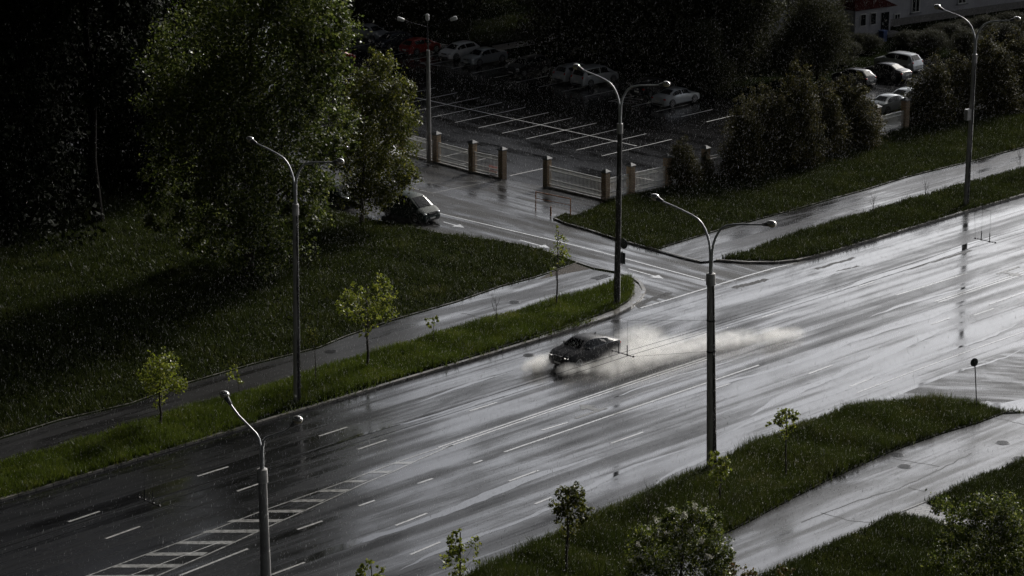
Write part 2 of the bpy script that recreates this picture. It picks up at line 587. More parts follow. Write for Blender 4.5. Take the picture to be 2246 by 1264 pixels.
raised('near_verge', near_block, -0.05, 0.10, M['soil'])

sheet('driveway', [(1975, 878), (1960, 868), (2000, 850), (2070, 824), (2150, 795), (2246, 758), (2420, 690), (2500, 860), (2300, 898), (2246, 905), (2205, 904), (2150, 892), (2080, 885), (2015, 883)], 0.004, M['drive'])
sheet('puddle', [(2140, 886), (2165, 880), (2200, 884), (2240, 876), (2330, 866), (2340, 890), (2260, 903), (2205, 905), (2165, 893)], 0.008, M['water'])


def water(pts, w):
    P = [g(x, y) for x, y in pts]
    Q = []
    for a_, b_ in zip(P[:-1], P[1:]):
        n_ = max(2, int((b_ - a_).length / .7))
        Q += [a_.lerp(b_, i / n_) for i in range(n_)]
    Q.append(P[-1])
    mb = MB()
    d = (P[-1] - P[0]).normalized()
    nn = Vector((-d.y, d.x, 0))
    L, Rr = [], []
    for i, p in enumerate(Q):
        k = min(1, i / 6, (len(Q) - 1 - i) / 6)
        o1 = math.sin(i * .31) * .22 + random.uniform(-.07, .07)
        ww = w * k * (.55 + .45 * math.sin(i * .17 + 1) ** 2) + random.uniform(0, .08) * k + .004
        L.append(p + nn * (o1 + ww / 2))
        Rr.append(p + nn * (o1 - ww / 2))
    for i in range(len(Q) - 1):
        mb.quad((L[i].x, L[i].y, .0062), (Rr[i].x, Rr[i].y, .0062), (Rr[i + 1].x, Rr[i + 1].y, .0062), (L[i + 1].x, L[i + 1].y, .0062))
    o = mb.build('puddle', M['water'])
    o['kind'] = 'structure'


for pts, w in (([(1430, 893), (1560, 851), (1700, 806), (1790, 780), (1900, 741), (2000, 706), (2110, 668)], .55), ([(1640, 915), (1750, 862), (1870, 805), (1950, 772), (2060, 728), (2120, 704)], .8),
               ([(1560, 968), (1700, 908), (1900, 833), (2100, 762), (2246, 706)], .3), ([(1600, 990), (1760, 930), (1990, 858), (2200, 782), (2250, 760)], .3),
               ([(600, 1262), (760, 1200), (960, 1126), (1160, 1054), (1330, 993)], .7), ([(870, 1255), (1000, 1200), (1200, 1112), (1400, 1022), (1550, 968)], .4),
               ([(1840, 640), (1960, 597), (2100, 548), (2200, 515)], .8), ([(1700, 640), (1800, 610), (1900, 580)], .5), ([(860, 880), (1000, 835), (1130, 795)], .22), ([(900, 890), (1040, 843), (1150, 806)], .3),
               ([(1000, 905), (1150, 855), (1300, 806)], .35), ([(1420, 1072), (1480, 1040), (1560, 1004), (1640, 972)], .5), ([(1900, 700), (2050, 650), (2200, 600)], .35),
               ([(640, 1010), (800, 955), (960, 905), (1080, 865)], .3), ([(1330, 880), (1500, 822), (1660, 770)], .25)):
    water(pts, w)

# footpaths
WALK_L_UP = [(-200, 1010), (0, 965), (130, 925), (288, 888), (400, 846), (560, 800), (700, 765), (760, 740), (860, 705), (1000, 665), (1100, 630), (1170, 612), (1265, 580)]
WALK_L_DN = [(1385, 612), (1300, 640), (1200, 668), (1110, 692), (1000, 722), (930, 745), (850, 770), (700, 815), (560, 858), (400, 905), (250, 950), (0, 1020), (-200, 1075)]
sheet('footpath', WALK_L_UP + [(1300, 592), (1345, 600)] + WALK_L_DN, 0.104, M['walk'])
WALK_R = [(1440, 549), (1500, 530), (1600, 500), (1720, 468), (1900, 418), (1990, 390), (2130, 356), (2246, 325), (2600, 232),
          (2600, 276), (2246, 372), (2130, 400), (2020, 434), (1900, 468), (1760, 510), (1640, 553), (1585, 570), (1535, 574), (1500, 566)]
sheet('footpath', WALK_R, 0.104, M['walk'])
WALK_N_UP = [(2500, 890), (2300, 905), (2200, 909), (2150, 928), (2060, 955), (1960, 990), (1880, 1025), (1800, 1063), (1700, 1115), (1640, 1148), (1540, 1195), (1350, 1290), (1200, 1380)]
WALK_N_DN = [(1400, 1420), (1600, 1300), (1680, 1264), (1800, 1207), (1960, 1133), (2030, 1105), (2160, 1045), (2246, 1013), (2500, 915)]
sheet('footpath', WALK_N_UP + WALK_N_DN, 0.104, M['walk'])
sheet('side_path', [(1962, 1132), (2030, 1104), (2075, 1125), (2200, 1150), (2200, 1170), (2080, 1155), (2010, 1137)], 0.108, M['paver'])
# paved corner by the kerb
sheet('paved_corner', [(1345, 693), (1380, 676), (1401, 657), (1409, 640), (1402, 626), (1386, 614), (1376, 617), (1387, 632), (1388, 648),
                       (1378, 662), (1352, 678), (1310, 694), (1250, 716), (1160, 746), (1000, 795), (1000, 799), (1160, 751)], 0.112, M['paver'])
sheet('earth_patch', [(1205, 600), (1262, 578), (1296, 590), (1240, 600), (1180, 614)], 0.109, M['earth'])
sheet('far_path', [(1078, 101), (1185, 83), (1300, 60), (1310, 68), (1190, 95), (1095, 111)], 0.05, M['paver'])

kerb('kerb', FAR_L, 0.24, -0.02, 0.135, M['kerb'], -0.02)
kerb('kerb', list(reversed(FAR_R)), 0.22, -0.02, 0.135, M['kerb'], 0.02)
kerb('kerb', list(reversed(EDGE_R)), 0.14, -0.02, 0.125, M['kerb'], 0.0)
kerb('kerb', NEAR, 0.18, -0.02, 0.125, M['kerb'], 0.02)
kerb('kerb', WALK_N_UP[1:], 0.09, 0.05, 0.125, M['kerb'], 0.0)
kerb('kerb', WALK_N_DN[1:], 0.09, 0.05, 0.125, M['kerb'], 0.0)
kerb('kerb', WALK_L_UP, 0.08, 0.05, 0.125, M['kerb'], 0.0)
kerb('kerb', WALK_L_DN[1:], 0.08, 0.05, 0.122, M['kerb'], 0.0)
kerb('kerb', [(1376, 617), (1387, 632), (1388, 648), (1378, 662), (1352, 678), (1310, 694), (1250, 716), (1160, 746), (1000, 795)], 0.08, 0.1, 0.15, M['kerb'], 0.0)
kerb('kerb', WALK_R[:9], 0.08, 0.05, 0.125, M['kerb'], 0.0)
kerb('kerb', LAWN_EDGE, 0.10, -0.02, 0.125, M['kerb'], 0.0)
kerb('kerb', [(890, 340), (958, 358), (1037, 379), (1102, 394)], 0.3, 0.0, 0.12, M['kerb'], 0.0)
kerb('kerb', [(1200, 412), (1328, 442), (1390, 429), (1470, 412), (1580, 386)], 0.3, 0.0, 0.14, M['kerb'], 0.0)

M['wornpaint'] = simple('worn_road_paint', (0.16, 0.16, 0.155), 0.4, var=0.6, scale=6.0)
# painted markings
pm = MB()
wm = MB()
hm = MB()
M['greypaint'] = simple('greyed_road_paint', (0.26, 0.26, 0.25), 0.16, var=0.5, scale=4.0)


def ln(pts, w=0.13, z=0.009, mb=None):
    ribbon(mb or pm, [g(x, y) for x, y in pts], w, z)


DBL = [(965, 983), (1060, 950), (1160, 916), (1300, 869), (1440, 822), (1560, 783)]
ribbon(pm, [g(*p) for p in DBL], 0.14, 0.009, 0.12)
ribbon(pm, [g(*p) for p in DBL], 0.14, 0.009, -0.16)
DBR = [(2053, 663), (2140, 634), (2246, 599), (2500, 517)]
ribbon(pm, [g(*p) for p in DBR], 0.14, 0.009, 0.12)
ribbon(pm, [g(*p) for p in DBR], 0.14, 0.009, -0.16)
HF = [(120, 1292), (199, 1261), (461, 1165), (570, 1123), (740, 1063), (874, 1013), (930, 994), (965, 983)]
HN = [(260, 1300), (351, 1261), (461, 1214), (573, 1163), (669, 1120), (805, 1058), (862, 1035), (920, 1008), (992, 977)]
ln(HF, 0.11, .009, hm)
ln(HN, 0.11, .009, hm)
for x0, x1, y in ((871, 908, 1016), (816, 862, 1036), (764, 808, 1056.5), (706, 767, 1077), (651, 716, 1099), (592, 669, 1122), (510, 622, 1143),
                  (456, 571, 1166), (395, 516, 1191), (332, 456, 1216), (257, 401, 1242), (190, 340, 1266)):
    h = 2.0 + (y - 1000) / 170
    pts = [g(x0, y - h), g(x1, y - h - 1), g(x1 - 12, y + h), g(x0 - 14, y + h)]
    hm.quad(*[(p.x, p.y, 0.0095) for p in reversed(pts)])
ln([(288, 1262), (489, 1187)], 0.07, 0.011)
for seg in ([(1106, 992), (1400, 891), (1665, 801)], [(1966, 648), (2121, 600)],
            [(394, 1263), (544, 1204)], [(652, 1162), (707, 1143)], [(787, 1110), (822, 1098)], [(916, 1061), (949, 1050)], [(1038, 1017), (1058, 1010)],
            [(596, 1261), (668, 1234)], [(868, 1153), (937, 1126)], [(1116, 1056), (1181, 1032)], [(1340, 973), (1411, 948)], [(1772, 821), (1826, 801)],
            [(2043, 712), (2083, 698)], [(2136, 692), (2180, 677)], [(900, 1217), (966, 1189)], [(1173, 1106), (1210, 1091)], [(1864, 848), (1910, 831)],
            [(700, 957), (762, 937)], [(785, 986), (848, 965)], [(433, 1045), (501, 1024)], [(520, 1078), (569, 1061)], [(150, 1145), (219, 1122)],
            [(232, 1182), (307, 1155)], [(1671, 697), (1718, 682)], [(1883, 629), (1917, 618)], [(1189, 944), (1246, 927)], [(1560, 855), (1600, 842)],
            [(2170, 668), (2246, 642)], [(1330, 776), (1372, 762)], [(1030, 902), (1090, 883)]):
    ln(seg, 0.15)
ln([(1405, 676), (1470, 657), (1548, 633), (1640, 605), (1700, 588), (1748, 577)], 0.16, 0.012)
ln([(1880, 862), (1990, 820), (2120, 772), (2246, 728)], 0.12)
# side street
ln([(958, 467), (1100, 501), (1245, 535), (1369, 567), (1546, 615)], 0.15, 0.012)
ln([(880, 404), (1000, 400), (1090, 397)], 0.1, 0.012)
ln([(872, 404), (948, 424), (1062, 401)], 0.12, 0.012)


def arrow(tail, tip, z=0.013, w=0.15, hw=0.42, hl=0.9):
    a, b_ = g(*tail), g(*tip)
    d = (b_ - a).normalized()
    n = Vector((-d.y, d.x, 0))
    k = b_ - d * hl
    pm.quad(*[(p.x, p.y, z) for p in (a + n * w / 2, a - n * w / 2, k - n * w / 2, k + n * w / 2)])
    pm.poly([(p.x, p.y, z) for p in (k + n * hw, k - n * hw, b_)])


arrow((1378, 590), (1456, 612))
arrow((1140, 527), (1206, 545))
arrow((972, 487), (1018, 500))


def turn_arrow(base, flip):
    a = g(*base)
    for quad in (((0, -.1), (2.6, -.1), (2.6, .12), (0, .12)), ((1.7, .12), (2.1, .12), (2.1, .75), (1.7, .75))):
        wm.quad(*[((a + E_ * flip * x - N_ * flip * y).x, (a + E_ * flip * x - N_ * flip * y).y, 0.0115 + 0.001 * (quad[0][0] > 1)) for x, y in quad])
    wm.poly([((a + E_ * flip * x - N_ * flip * y).x, (a + E_ * flip * x - N_ * flip * y).y, 0.0115) for x, y in ((1.3, .75), (2.5, .75), (1.9, 1.5))])


turn_arrow((1262, 918), 1)
turn_arrow((2236, 585), -1)
o = pm.build('road_markings', M['paint'])
o['kind'] = 'structure'
o = hm.build('hatched_markings', M['greypaint'])
o['kind'] = 'structure'
o = wm.build('worn_road_markings', M['wornpaint'])
o['kind'] = 'structure'

cr = MB()
for pts in ([(1700, 483), (1721, 479), (1813, 486)], [(1829, 464), (1856, 459), (1910, 446), (1965, 431), (2018, 416), (2112, 389)], [(1856, 459), (1883, 467)], [(1600, 520), (1660, 517), (1700, 505)],
            [(1758, 1150), (1885, 1101), (1971, 1076), (2050, 1040), (2130, 998)], [(1800, 1130), (1870, 1148), (1910, 1150)], [(1990, 1075), (2030, 1082)], [(1960, 1010), (2060, 1028)], [(2180, 920), (2246, 936)],
            [(1345, 598), (1360, 606), (1388, 613)], [(1010, 690), (1060, 700)], [(560, 815), (600, 840)], [(1440, 552), (1452, 553)]):
    W_ = []
    for a_, b_ in zip(pts[:-1], pts[1:]):
        for i in range(6):
            W_.append((a_[0] + (b_[0] - a_[0]) * i / 6 + random.uniform(-2.5, 2.5), a_[1] + (b_[1] - a_[1]) * i / 6 + random.uniform(-1, 1)))
    W_.append(pts[-1])
    ribbon(cr, [g(x, y) for x, y in W_], .07, .1085)
M['tar'] = simple('tar_filled_crack', (0.008, 0.008, 0.008), 0.45, var=.3, spec=.2)
o = cr.build('pavement_cracks', M['tar'])
o['kind'] = 'structure'
tp = MB()
for pts, w in (([(1790, 590), (1830, 579), (1880, 564)], .3), ([(1610, 632), (1650, 622), (1685, 612)], .45), ([(1815, 605), (1850, 592), (1890, 582)], .22), ([(1400, 668), (1450, 650), (1470, 642)], .5), ([(1960, 600), (2060, 570), (2140, 548)], .25)):
    W_ = []
    for a_, b_ in zip(pts[:-1], pts[1:]):
        for i in range(8):
            W_.append((a_[0] + (b_[0] - a_[0]) * i / 8, a_[1] + (b_[1] - a_[1]) * i / 8 + random.uniform(-1.5, 1.5)))
    ribbon(tp, [g(x, y) for x, y in W_], w, .0052)
M['patch'] = simple('coarse_asphalt_patch', (0.012, 0.012, 0.012), 0.55, var=.5, scale=6, spec=.25, bump=.6)
o = tp.build('asphalt_patches', M['patch'])
o['kind'] = 'structure'

# car park lines
M['lotpaint'] = simple('worn_car_park_paint', (0.70, 0.70, 0.70), 0.5, var=0.3, scale=3)
lp = MB()
A, B = g(903, 211), g(1397, 320.5)
rowdir = (B - A).normalized()
c0 = g(1026.5, 240.9)
for k in range(-9, 9):
    p = c0 + rowdir * 2.83 * k
    if k == 8:
        continue
    ribbon(lp, [p - E_ * 4.25, p + E_ * 4.1], 0.085, 0.009)
ribbon(lp, [c0 - rowdir * 2.83 * 9.3, B], 0.11, 0.0105)
for k in range(-8, 13):
    p = g(1037, 161) + rowdir * 2.83 * k
    ribbon(lp, [p, p + E_ * 4.0], 0.11, 0.009)
for k in range(-6, 16):
    if 2 <= k <= 4:
        continue
    p = g(1025, 332) + rowdir * 2.83 * k if k < 3 else None
    if p is not None:
        ribbon(lp, [p - E_ * 3.8, p], 0.1, 0.009)
for seg in ([(1118, 386), (1196, 369)], [(1420, 372), (1462, 380)], [(1395, 389), (1434, 396)], [(1545, 352), (1580, 343)], [(1520, 366), (1580, 379)],
            [(922, 139), (962, 131)], [(934, 143), (975, 135)], [(922, 139), (966, 145)], [(1340, 222), (1386, 228)], [(1352, 218), (1398, 223)], [(1364, 214), (1410, 219)]):
    ln(seg, 0.1, 0.0112, lp)
o = lp.build('parking_lines', M['lotpaint'])
o['kind'] = 'structure'

# ------------------------------------------------------------------ grass


def inside(pts, poly):
    x, y = pts[:, 0], pts[:, 1]
    n = len(poly)
    r = np.zeros(len(pts), bool)
    j = n - 1
    for i in range(n):
        xi, yi = poly[i]
        xj, yj = poly[j]
        c = ((yi > y) != (yj > y)) & (x < (xj - xi) * (y - yi) / (yj - yi + 1e-12) + xi)
        r ^= c
        j = i
    return r


def scatter(pix, n, holes=(), view=True):
    poly = np.array([tuple(g(x, y).xy) for x, y in pix])
    lo, hi = poly.min(0), poly.max(0)
    out = np.zeros((0, 2))
    hp = [np.array([tuple(g(x, y).xy) for x, y in h]) for h in holes]
    tries = 0
    while len(out) < n and tries < 60:
        p = lo + RNG.random((n * 2, 2)) * (hi - lo)
        if view:
            t = p[:, 1] * c_ + HC * s_
            px = CX + FP * p[:, 0] / t
            v = ((0 - HC) * c_ + p[:, 1] * s_) / t
            py = CY - FP * v
            p = p[(px > -60) & (px < 2310) & (py < 1330) & (py > -60)]
        k = inside(p, poly)
        for h in hp:
            k &= ~inside(p, h)
        out = np.vstack([out, p[k]])
        tries += 1
    return out[:n]


def grass(name, pts, z0, hmin, hmax, width, blades, m, label):
    n = len(pts)
    # patchiness
    ph = np.sin(pts[:, 0] * 0.9 + 2 * np.sin(pts[:, 1] * 0.35)) * np.sin(pts[:, 1] * 0.7 + 1.5 * np.sin(pts[:, 0] * 0.27))
    V = np.zeros((n, blades, 3, 3))
    ang = RNG.random((n, blades)) * 2 * np.pi
    off = RNG.normal(0, 0.09, (n, blades, 2))
    h = (hmin + RNG.random((n, blades)) * (hmax - hmin)) * (1 + 0.45 * ph[:, None])
    lean = RNG.normal(0, 0.35, (n, blades, 2)) * h[..., None]
    bx = pts[:, None, :] + off
    d = np.stack([np.cos(ang), np.sin(ang)], -1) * (width / 2)
    V[:, :, 0, :2] = bx - d
    V[:, :, 1, :2] = bx + d
    V[:, :, 2, :2] = bx + lean
    V[:, :, :2, 2] = z0
    V[:, :, 2, 2] = z0 + h
    V = V.reshape(-1, 3)
    Fc = np.arange(len(V)).reshape(-1, 3)
    o = link(name, np_mesh(name, V, Fc), None, m)
    tag(o, label, 'grass', kind='stuff')
    return o


walk_l = WALK_L_UP + [(1300, 592), (1345, 600)] + WALK_L_DN
walk_n = WALK_N_UP + WALK_N_DN
corner = [(1345, 693), (1380, 676), (1403, 657), (1411, 640), (1402, 624), (1386, 612), (1376, 617), (1387, 632), (1388, 648), (1378, 662), (1352, 678), (1310, 694), (1250, 716), (1160, 746), (1000, 795), (560, 920), (560, 931), (1160, 753)]
path_s = [(1962, 1132), (2030, 1104), (2075, 1125), (2200, 1150), (2200, 1170), (2080, 1155), (2010, 1137)]
far_lawn = [p for p in WALK_L_UP if p[0] > -300] + [(1262, 578)] + LAWN_EDGE[3:] + [(100, 330), (-300, 330)]
grass('lawn_grass', scatter(far_lawn, 70000), 0.1, 0.12, 0.34, 0.05, 3, M['grass_far'], 'dark green lawn grass between the big trees and the footpath')
verge_l = list(reversed(WALK_L_DN)) + [(1388, 612), (1404, 630), (1400, 655), (1345, 688)] + list(reversed(FAR_L[:10]))
grass('verge_grass', scatter(verge_l, 34000, [corner]), 0.1, 0.15, 0.42, 0.05, 3, M['grass_verge'], 'bright green verge grass along the far kerb')
verge_r1 = [(1440, 549)] + WALK_R[1:9] + [(2600, 130), (2246, 222), (1990, 284), (1920, 302), (1700, 356), (1550, 393), (1470, 412), (1390, 429), (1330, 444), (1300, 462), (1262, 476), (1240, 470), (1215, 481)] + list(reversed(EDGE_R[2:7]))
grass('lawn_grass', scatter(verge_r1, 36000), 0.1, 0.12, 0.32, 0.05, 3, M['grass_far'], 'dark lawn grass sloping from the conifers to the footpath')
verge_r2 = WALK_R[9:17] + [(1590, 572), (1700, 576), (1750, 570)] + list(reversed(FAR_R[:5]))
grass('verge_grass', scatter(verge_r2, 15000), 0.1, 0.15, 0.36, 0.05, 3, M['grass_far'], 'narrow grass verge between footpath and kerb at right')
near_up = NEAR[:] + [(1100, 1400)] + list(reversed(WALK_N_UP[2:]))
grass('verge_grass', scatter(near_up, 42000), 0.1, 0.15, 0.55, 0.05, 3, M['grass_near'], 'tall seeding meadow grass on the near verge beside the road')
near_dn = WALK_N_DN[1:] + [(2500, 1400), (1400, 1450)]
grass('lawn_grass', scatter(near_dn, 24000, [path_s]), 0.1, 0.12, 0.34, 0.045, 3, M['grass_far'], 'dark shaded lawn grass in the lower right corner')
grass('lawn_grass', scatter([(1040, 50), (1190, 30), (1300, 55), (1185, 80), (1075, 98), (1030, 90)], 5000), 0.0, 0.15, 0.4, 0.08, 3, M['grass_far'], 'patch of green grass behind the far parked cars')


def flowers(pts, z, size, label):
    n = len(pts)
    cz = z + RNG.random(n) * 0.18
    s = size * (0.5 + RNG.random(n))
    dirs = np.array([(1, 0, 0), (-1, 0, 0), (0, 1, 0), (0, -1, 0), (0, 0, 1), (0, 0, -1)], float)
    cen = np.column_stack([pts, cz])
    V = (cen[:, None, :] + dirs[None] * s[:, None, None]).reshape(-1, 3)
    base = np.arange(n)[:, None, None] * 6
    oc = np.array([(0, 2, 4), (2, 1, 4), (1, 3, 4), (3, 0, 4), (2, 0, 5), (1, 2, 5), (3, 1, 5), (0, 3, 5)])
    Fc = (base + oc[None]).reshape(-1, 3)
    o = link('wildflowers', np_mesh('wildflowers', V, Fc), None, M['seed'])
    tag(o, label, 'flowers', kind='stuff')


flowers(np.vstack([scatter(far_lawn, 1500), scatter(verge_l, 260, [corner])]), 0.3, 0.022, 'pale dandelion heads dotted over the far lawn and verge')
flowers(scatter(near_up, 420), 0.45, 0.028, 'pale flower heads dotted through the tall near verge')

# ------------------------------------------------------------------ trees


def leaves(name, blobs, n, size, m, parent, clump=0.32, per=46, up=0.25, flat=1.0, rnd=0.9):
    """blobs: (centre, radius) ; leaves in small clumps spread through and over them"""
    cen = np.array([tuple(b[0]) for b in blobs])
    rad = np.array([b[1] for b in blobs])
    k = max(4, n // per)
    bi = RNG.choice(len(blobs), k, p=rad ** 2 / (rad ** 2).sum())
    d = RNG.normal(size=(k, 3))
    d /= np.linalg.norm(d, axis=1)[:, None]
    rr = rad[bi] * (0.35 + 0.72 * RNG.random(k) ** 0.6)
    cc = cen[bi] + d * rr[:, None] * np.array([1, 1, flat])
    cs = rad[bi] * clump * (0.5 + RNG.random(k))
    ci = RNG.integers(0, k, n)
    p = cc[ci] + RNG.normal(size=(n, 3)) * (cs[ci] * 0.55)[:, None]
    nr = d[ci] * 0.7 + RNG.normal(size=(n, 3)) * rnd + np.array([0, 0, up])
    nr /= np.linalg.norm(nr, axis=1)[:, None]
    a = np.cross(nr, RNG.normal(size=(n, 3)))
    a /= np.linalg.norm(a, axis=1)[:, None] + 1e-9
    b_ = np.cross(nr, a)
    s = size * (0.55 + 0.9 * RNG.random(n))[:, None]
    V = np.stack([p - a * s * 0.5, p + b_ * s * 0.33 + nr * s * 0.08, p + a * s * 0.55, p - b_ * s * 0.33 + nr * s * 0.08], 1).reshape(-1, 3)
    inv = parent.location if parent is not None else Vector((0, 0, 0))
    V = V - np.array(tuple(inv))
    Fc = np.arange(4 * n).reshape(-1, 4)
    return link(name, np_mesh(name, V, Fc), parent, m)


def trunk_mb(base, top, r, limbs, loc):
    base, top = Vector(base) - loc, Vector(top) - loc
    mb = MB()
    d = top - base
    pts = [base - Vector((0, 0, .1)), base + d * .03]
    rad = [r * 1.5, r * 1.15]
    for k in range(1, 7):
        f = k / 6
        pts.append(base + d * f + Vector((random.uniform(-1, 1), random.uniform(-1, 1), 0)) * d.length * 0.012)
        rad.append(r * (1 - (0.85 if r > .09 else .6) * f) * (1 if r > .09 else 1.25))
    mb.tube(pts, rad, 8)
    for tip in limbs:
        tip = Vector(tip) - loc
        hz = max(0.15, min(0.85, (tip.z - base.z) / max(d.z, .1) - 0.22))
        st = base + d * hz
        mid = st.lerp(tip, 0.5) + Vector((random.uniform(-.1, .1), random.uniform(-.1, .1), -0.06)) * (tip - st).length
        rr = r * (1 - .8 * hz) * 0.5
        mb.tube([st, mid, tip], [rr, rr * .6, rr * .2], 6)
    return mb


def pxtree(name, base, blobs, n, size, m, label, cat='tree', group=None, trunk_r=0.15, bark='bark', spread=1.0, top=None, zb=0.1, **kw):
    """blobs as (x, y, radius) read off the photograph, each given its own depth round the trunk"""
    B = g(base[0], base[1], zb)
    o = thing(name, B, label, cat, group)
    W = []
    for x, y, r in blobs:
        k = mpp(B.y)
        rm = r * k
        dy = random.uniform(-1, 1) * rm * 0.8 * spread
        p = at(x, y, B.y + dy)
        W.append((p, rm))
    leaves('crown', W, n, size, m, o, **kw)
    tp = max((w[0].z for w in W))
    tx = sum(w[0].x for w in W) / len(W)
    topv = Vector((B.x * .5 + tx * .5, B.y, tp)) if top is None else at(top[0], top[1], B.y)
    trunk_mb(B, topv, trunk_r, [w[0] for w in W], B).build('trunk', M[bark], o, True, 60)
    return o


# the two big trees at left
pxtree('lime_tree', (545, 600), [(640, 30, 110), (700, 90, 80), (560, 80, 130), (450, 130, 110), (620, 180, 130), (700, 250, 75), (480, 260, 130),
                                 (590, 320, 130), (664, 365, 68), (420, 380, 100), (520, 430, 110), (620, 470, 90), (460, 520, 70), (560, 560, 60), (400, 250, 90), (520, -60, 150), (660, -60, 110), (370, 470, 60),
                                 (730, 60, 50), (725, 160, 50), (735, 320, 40), (655, 480, 35)],
       115000, 0.215, M['leaf_lit'], 'tallest leafy green tree at left, its sunlit crown reaching over the car park', trunk_r=0.34, per=120, clump=0.25)
pxtree('maple_tree', (793, 492), [(832, 135, 28), (838, 175, 45), (800, 215, 50), (862, 215, 45), (830, 260, 66), (780, 290, 50), (885, 270, 35), (868, 320, 50), (800, 345, 58), (850, 385, 55),
                                  (785, 400, 44), (890, 385, 30), (815, 435, 40), (770, 430, 28), (745, 350, 30), (895, 190, 20)],
       27000, 0.18, M['leaf_maple'], 'medium round-crowned tree between the lamp post and the dark green van', trunk_r=0.16, per=44, clump=0.34)


def simple_tree(name, base, hpx, wpx, n, size, m, label, kind='round', group=None, cat='tree', trunk_r=0.2, bark='bark', low=0.15):
    B = g(base[0], base[1], 0.0)
    k = mpp(B.y)
    h, w = hpx * k / 0.96, wpx * k
    o = thing(name, B, label, cat, group)
    W = []
    if kind == 'cone':
        steps = 12
        for i in range(steps):
            f = i / (steps - 1)
            r = w * 0.5 * (1 - f) ** 0.75 * random.uniform(.8, 1.1) + 0.10 * w
            z = h * (low + (1 - low) * f)
            rad = r * 0.55
            for j in range(4 if f < .75 else 2):
                a = random.random() * 6.28
                W.append((B + Vector((math.cos(a) * r * .5, math.sin(a) * r * .5, min(z, h - rad * .3))), rad))
    else:
        for i in range(13):
            d = Vector((random.gauss(0, 1), random.gauss(0, 1), random.gauss(0, 1))).normalized() * random.uniform(.3, .8)
            cz = low + (1 - low) / 2
            W.append((B + Vector((d.x * w / 2, d.y * w / 2, h * (cz + d.z * (1 - low) / 2))), w * random.uniform(.18, .3)))
    leaves('crown', W, n, size, m, o, per=40, clump=0.34)
    trunk_mb(B, B + Vector((0, 0, h * .92)), trunk_r, [w_[0] for w_ in W[::2]], B).build('trunk', M[bark], o, True, 60)
    return o


def copy_tree(src, base, label, rz, sc, group=None):
    r = src.copy()
    C.objects.link(r)
    r.location = g(base[0], base[1], 0.0)
    r.rotation_euler = (0, 0, rz)
    r.scale = sc
    r['label'] = label
    if group:
        r['group'] = group
    for ch in list(src.children):
        c = ch.copy()
        C.objects.link(c)
        c.parent = r
    return r


# dark wood at far left
GW = 'dark trees at the left edge'
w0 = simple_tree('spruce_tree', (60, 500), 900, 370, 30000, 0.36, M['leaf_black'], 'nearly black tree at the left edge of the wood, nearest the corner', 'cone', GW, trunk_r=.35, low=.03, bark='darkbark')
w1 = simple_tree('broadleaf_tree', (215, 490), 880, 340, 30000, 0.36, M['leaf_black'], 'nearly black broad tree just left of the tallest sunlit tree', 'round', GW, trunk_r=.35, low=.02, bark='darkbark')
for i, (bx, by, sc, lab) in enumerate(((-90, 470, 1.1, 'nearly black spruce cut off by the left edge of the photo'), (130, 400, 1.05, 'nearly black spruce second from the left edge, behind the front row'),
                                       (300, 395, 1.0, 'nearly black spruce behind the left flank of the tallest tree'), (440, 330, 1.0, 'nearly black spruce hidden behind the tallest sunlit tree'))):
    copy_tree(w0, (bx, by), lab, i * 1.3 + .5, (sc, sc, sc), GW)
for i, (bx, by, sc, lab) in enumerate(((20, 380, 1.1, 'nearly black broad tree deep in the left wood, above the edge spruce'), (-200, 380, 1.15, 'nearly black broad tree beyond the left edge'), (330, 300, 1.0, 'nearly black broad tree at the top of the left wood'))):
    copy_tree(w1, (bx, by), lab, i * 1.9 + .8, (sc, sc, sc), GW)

# background trees behind the car park
GB = 'dark trees behind the car park'
b0 = simple_tree('background_tree', (1245, 128), 340, 270, 30000, 0.26, M['leaf_dark'], 'dark tree behind the black parked car and the silver estate', 'round', GB, trunk_r=.22, low=.0, bark='darkbark')
bl = [(1330, 138, 1, 'dark tree behind the silver minivan'), (1420, 150, 1, 'dark tree directly behind the lamp arms and black car'), (1510, 165, .95, 'dark tree behind the pale silver saloon'),
      (1600, 178, .9, 'dark tree between the silver saloon and the conifers'), (1370, 95, 1.15, 'dark tree in the second row above the minivan'), (1480, 110, 1.15, 'dark tree in the second row above the silver saloon'),
      (1530, 110, 1.1, 'dark tree in the second row left of the pale building'), (1610, 150, .62, 'dark tree below the left end of the pale building'), (1722, 175, .36, 'low dark tree right below the left part of the pale wall'),
      (1792, 175, .52, 'dark tree covering the wall left of the porch'), (1782, 118, .5, 'dark tree in front of the porch, left of its door'), (1290, 70, 1.3, 'dark tree at the end of the pale far path'),
      (785, 30, 1.4, 'dark tree at the top edge above the white saloon'), (865, 20, 1.5, 'dark tree at the top edge above the dark blue car'), (960, 25, 1.4, 'dark tree at the top edge behind the triple floodlight'),
      (1050, 8, 1.5, 'dark tree at the top edge right of the floodlight'), (1150, 5, 1.5, 'dark tree at the top edge beyond the grass patch'), (690, 40, 1.1, 'dark tree at the top edge behind the sunlit crown'),
      (830, 62, .5, 'low dark tree directly behind the silver saloon at top left'), (905, 70, .5, 'low dark tree behind the dark blue and the red car'), (985, 85, .5, 'low dark tree behind the white hatchback'),
      (2140, 105, .13, 'low dark tree behind the far right lamp post'), (2060, 108, .13, 'low dark tree right of the white sport utility car'), (2230, 95, .16, 'low dark tree at the right edge below the lamp head'),
      (1880, 118, .13, 'low dark bushy tree before the porch windows'), (2005, 95, .08, 'low dark bushy tree under the wall right of the porch'), (1560, 215, .5, 'dark low tree right of the silver saloon'), (1225, 60, 1.3, 'dark tree right of the grass patch at the top')]
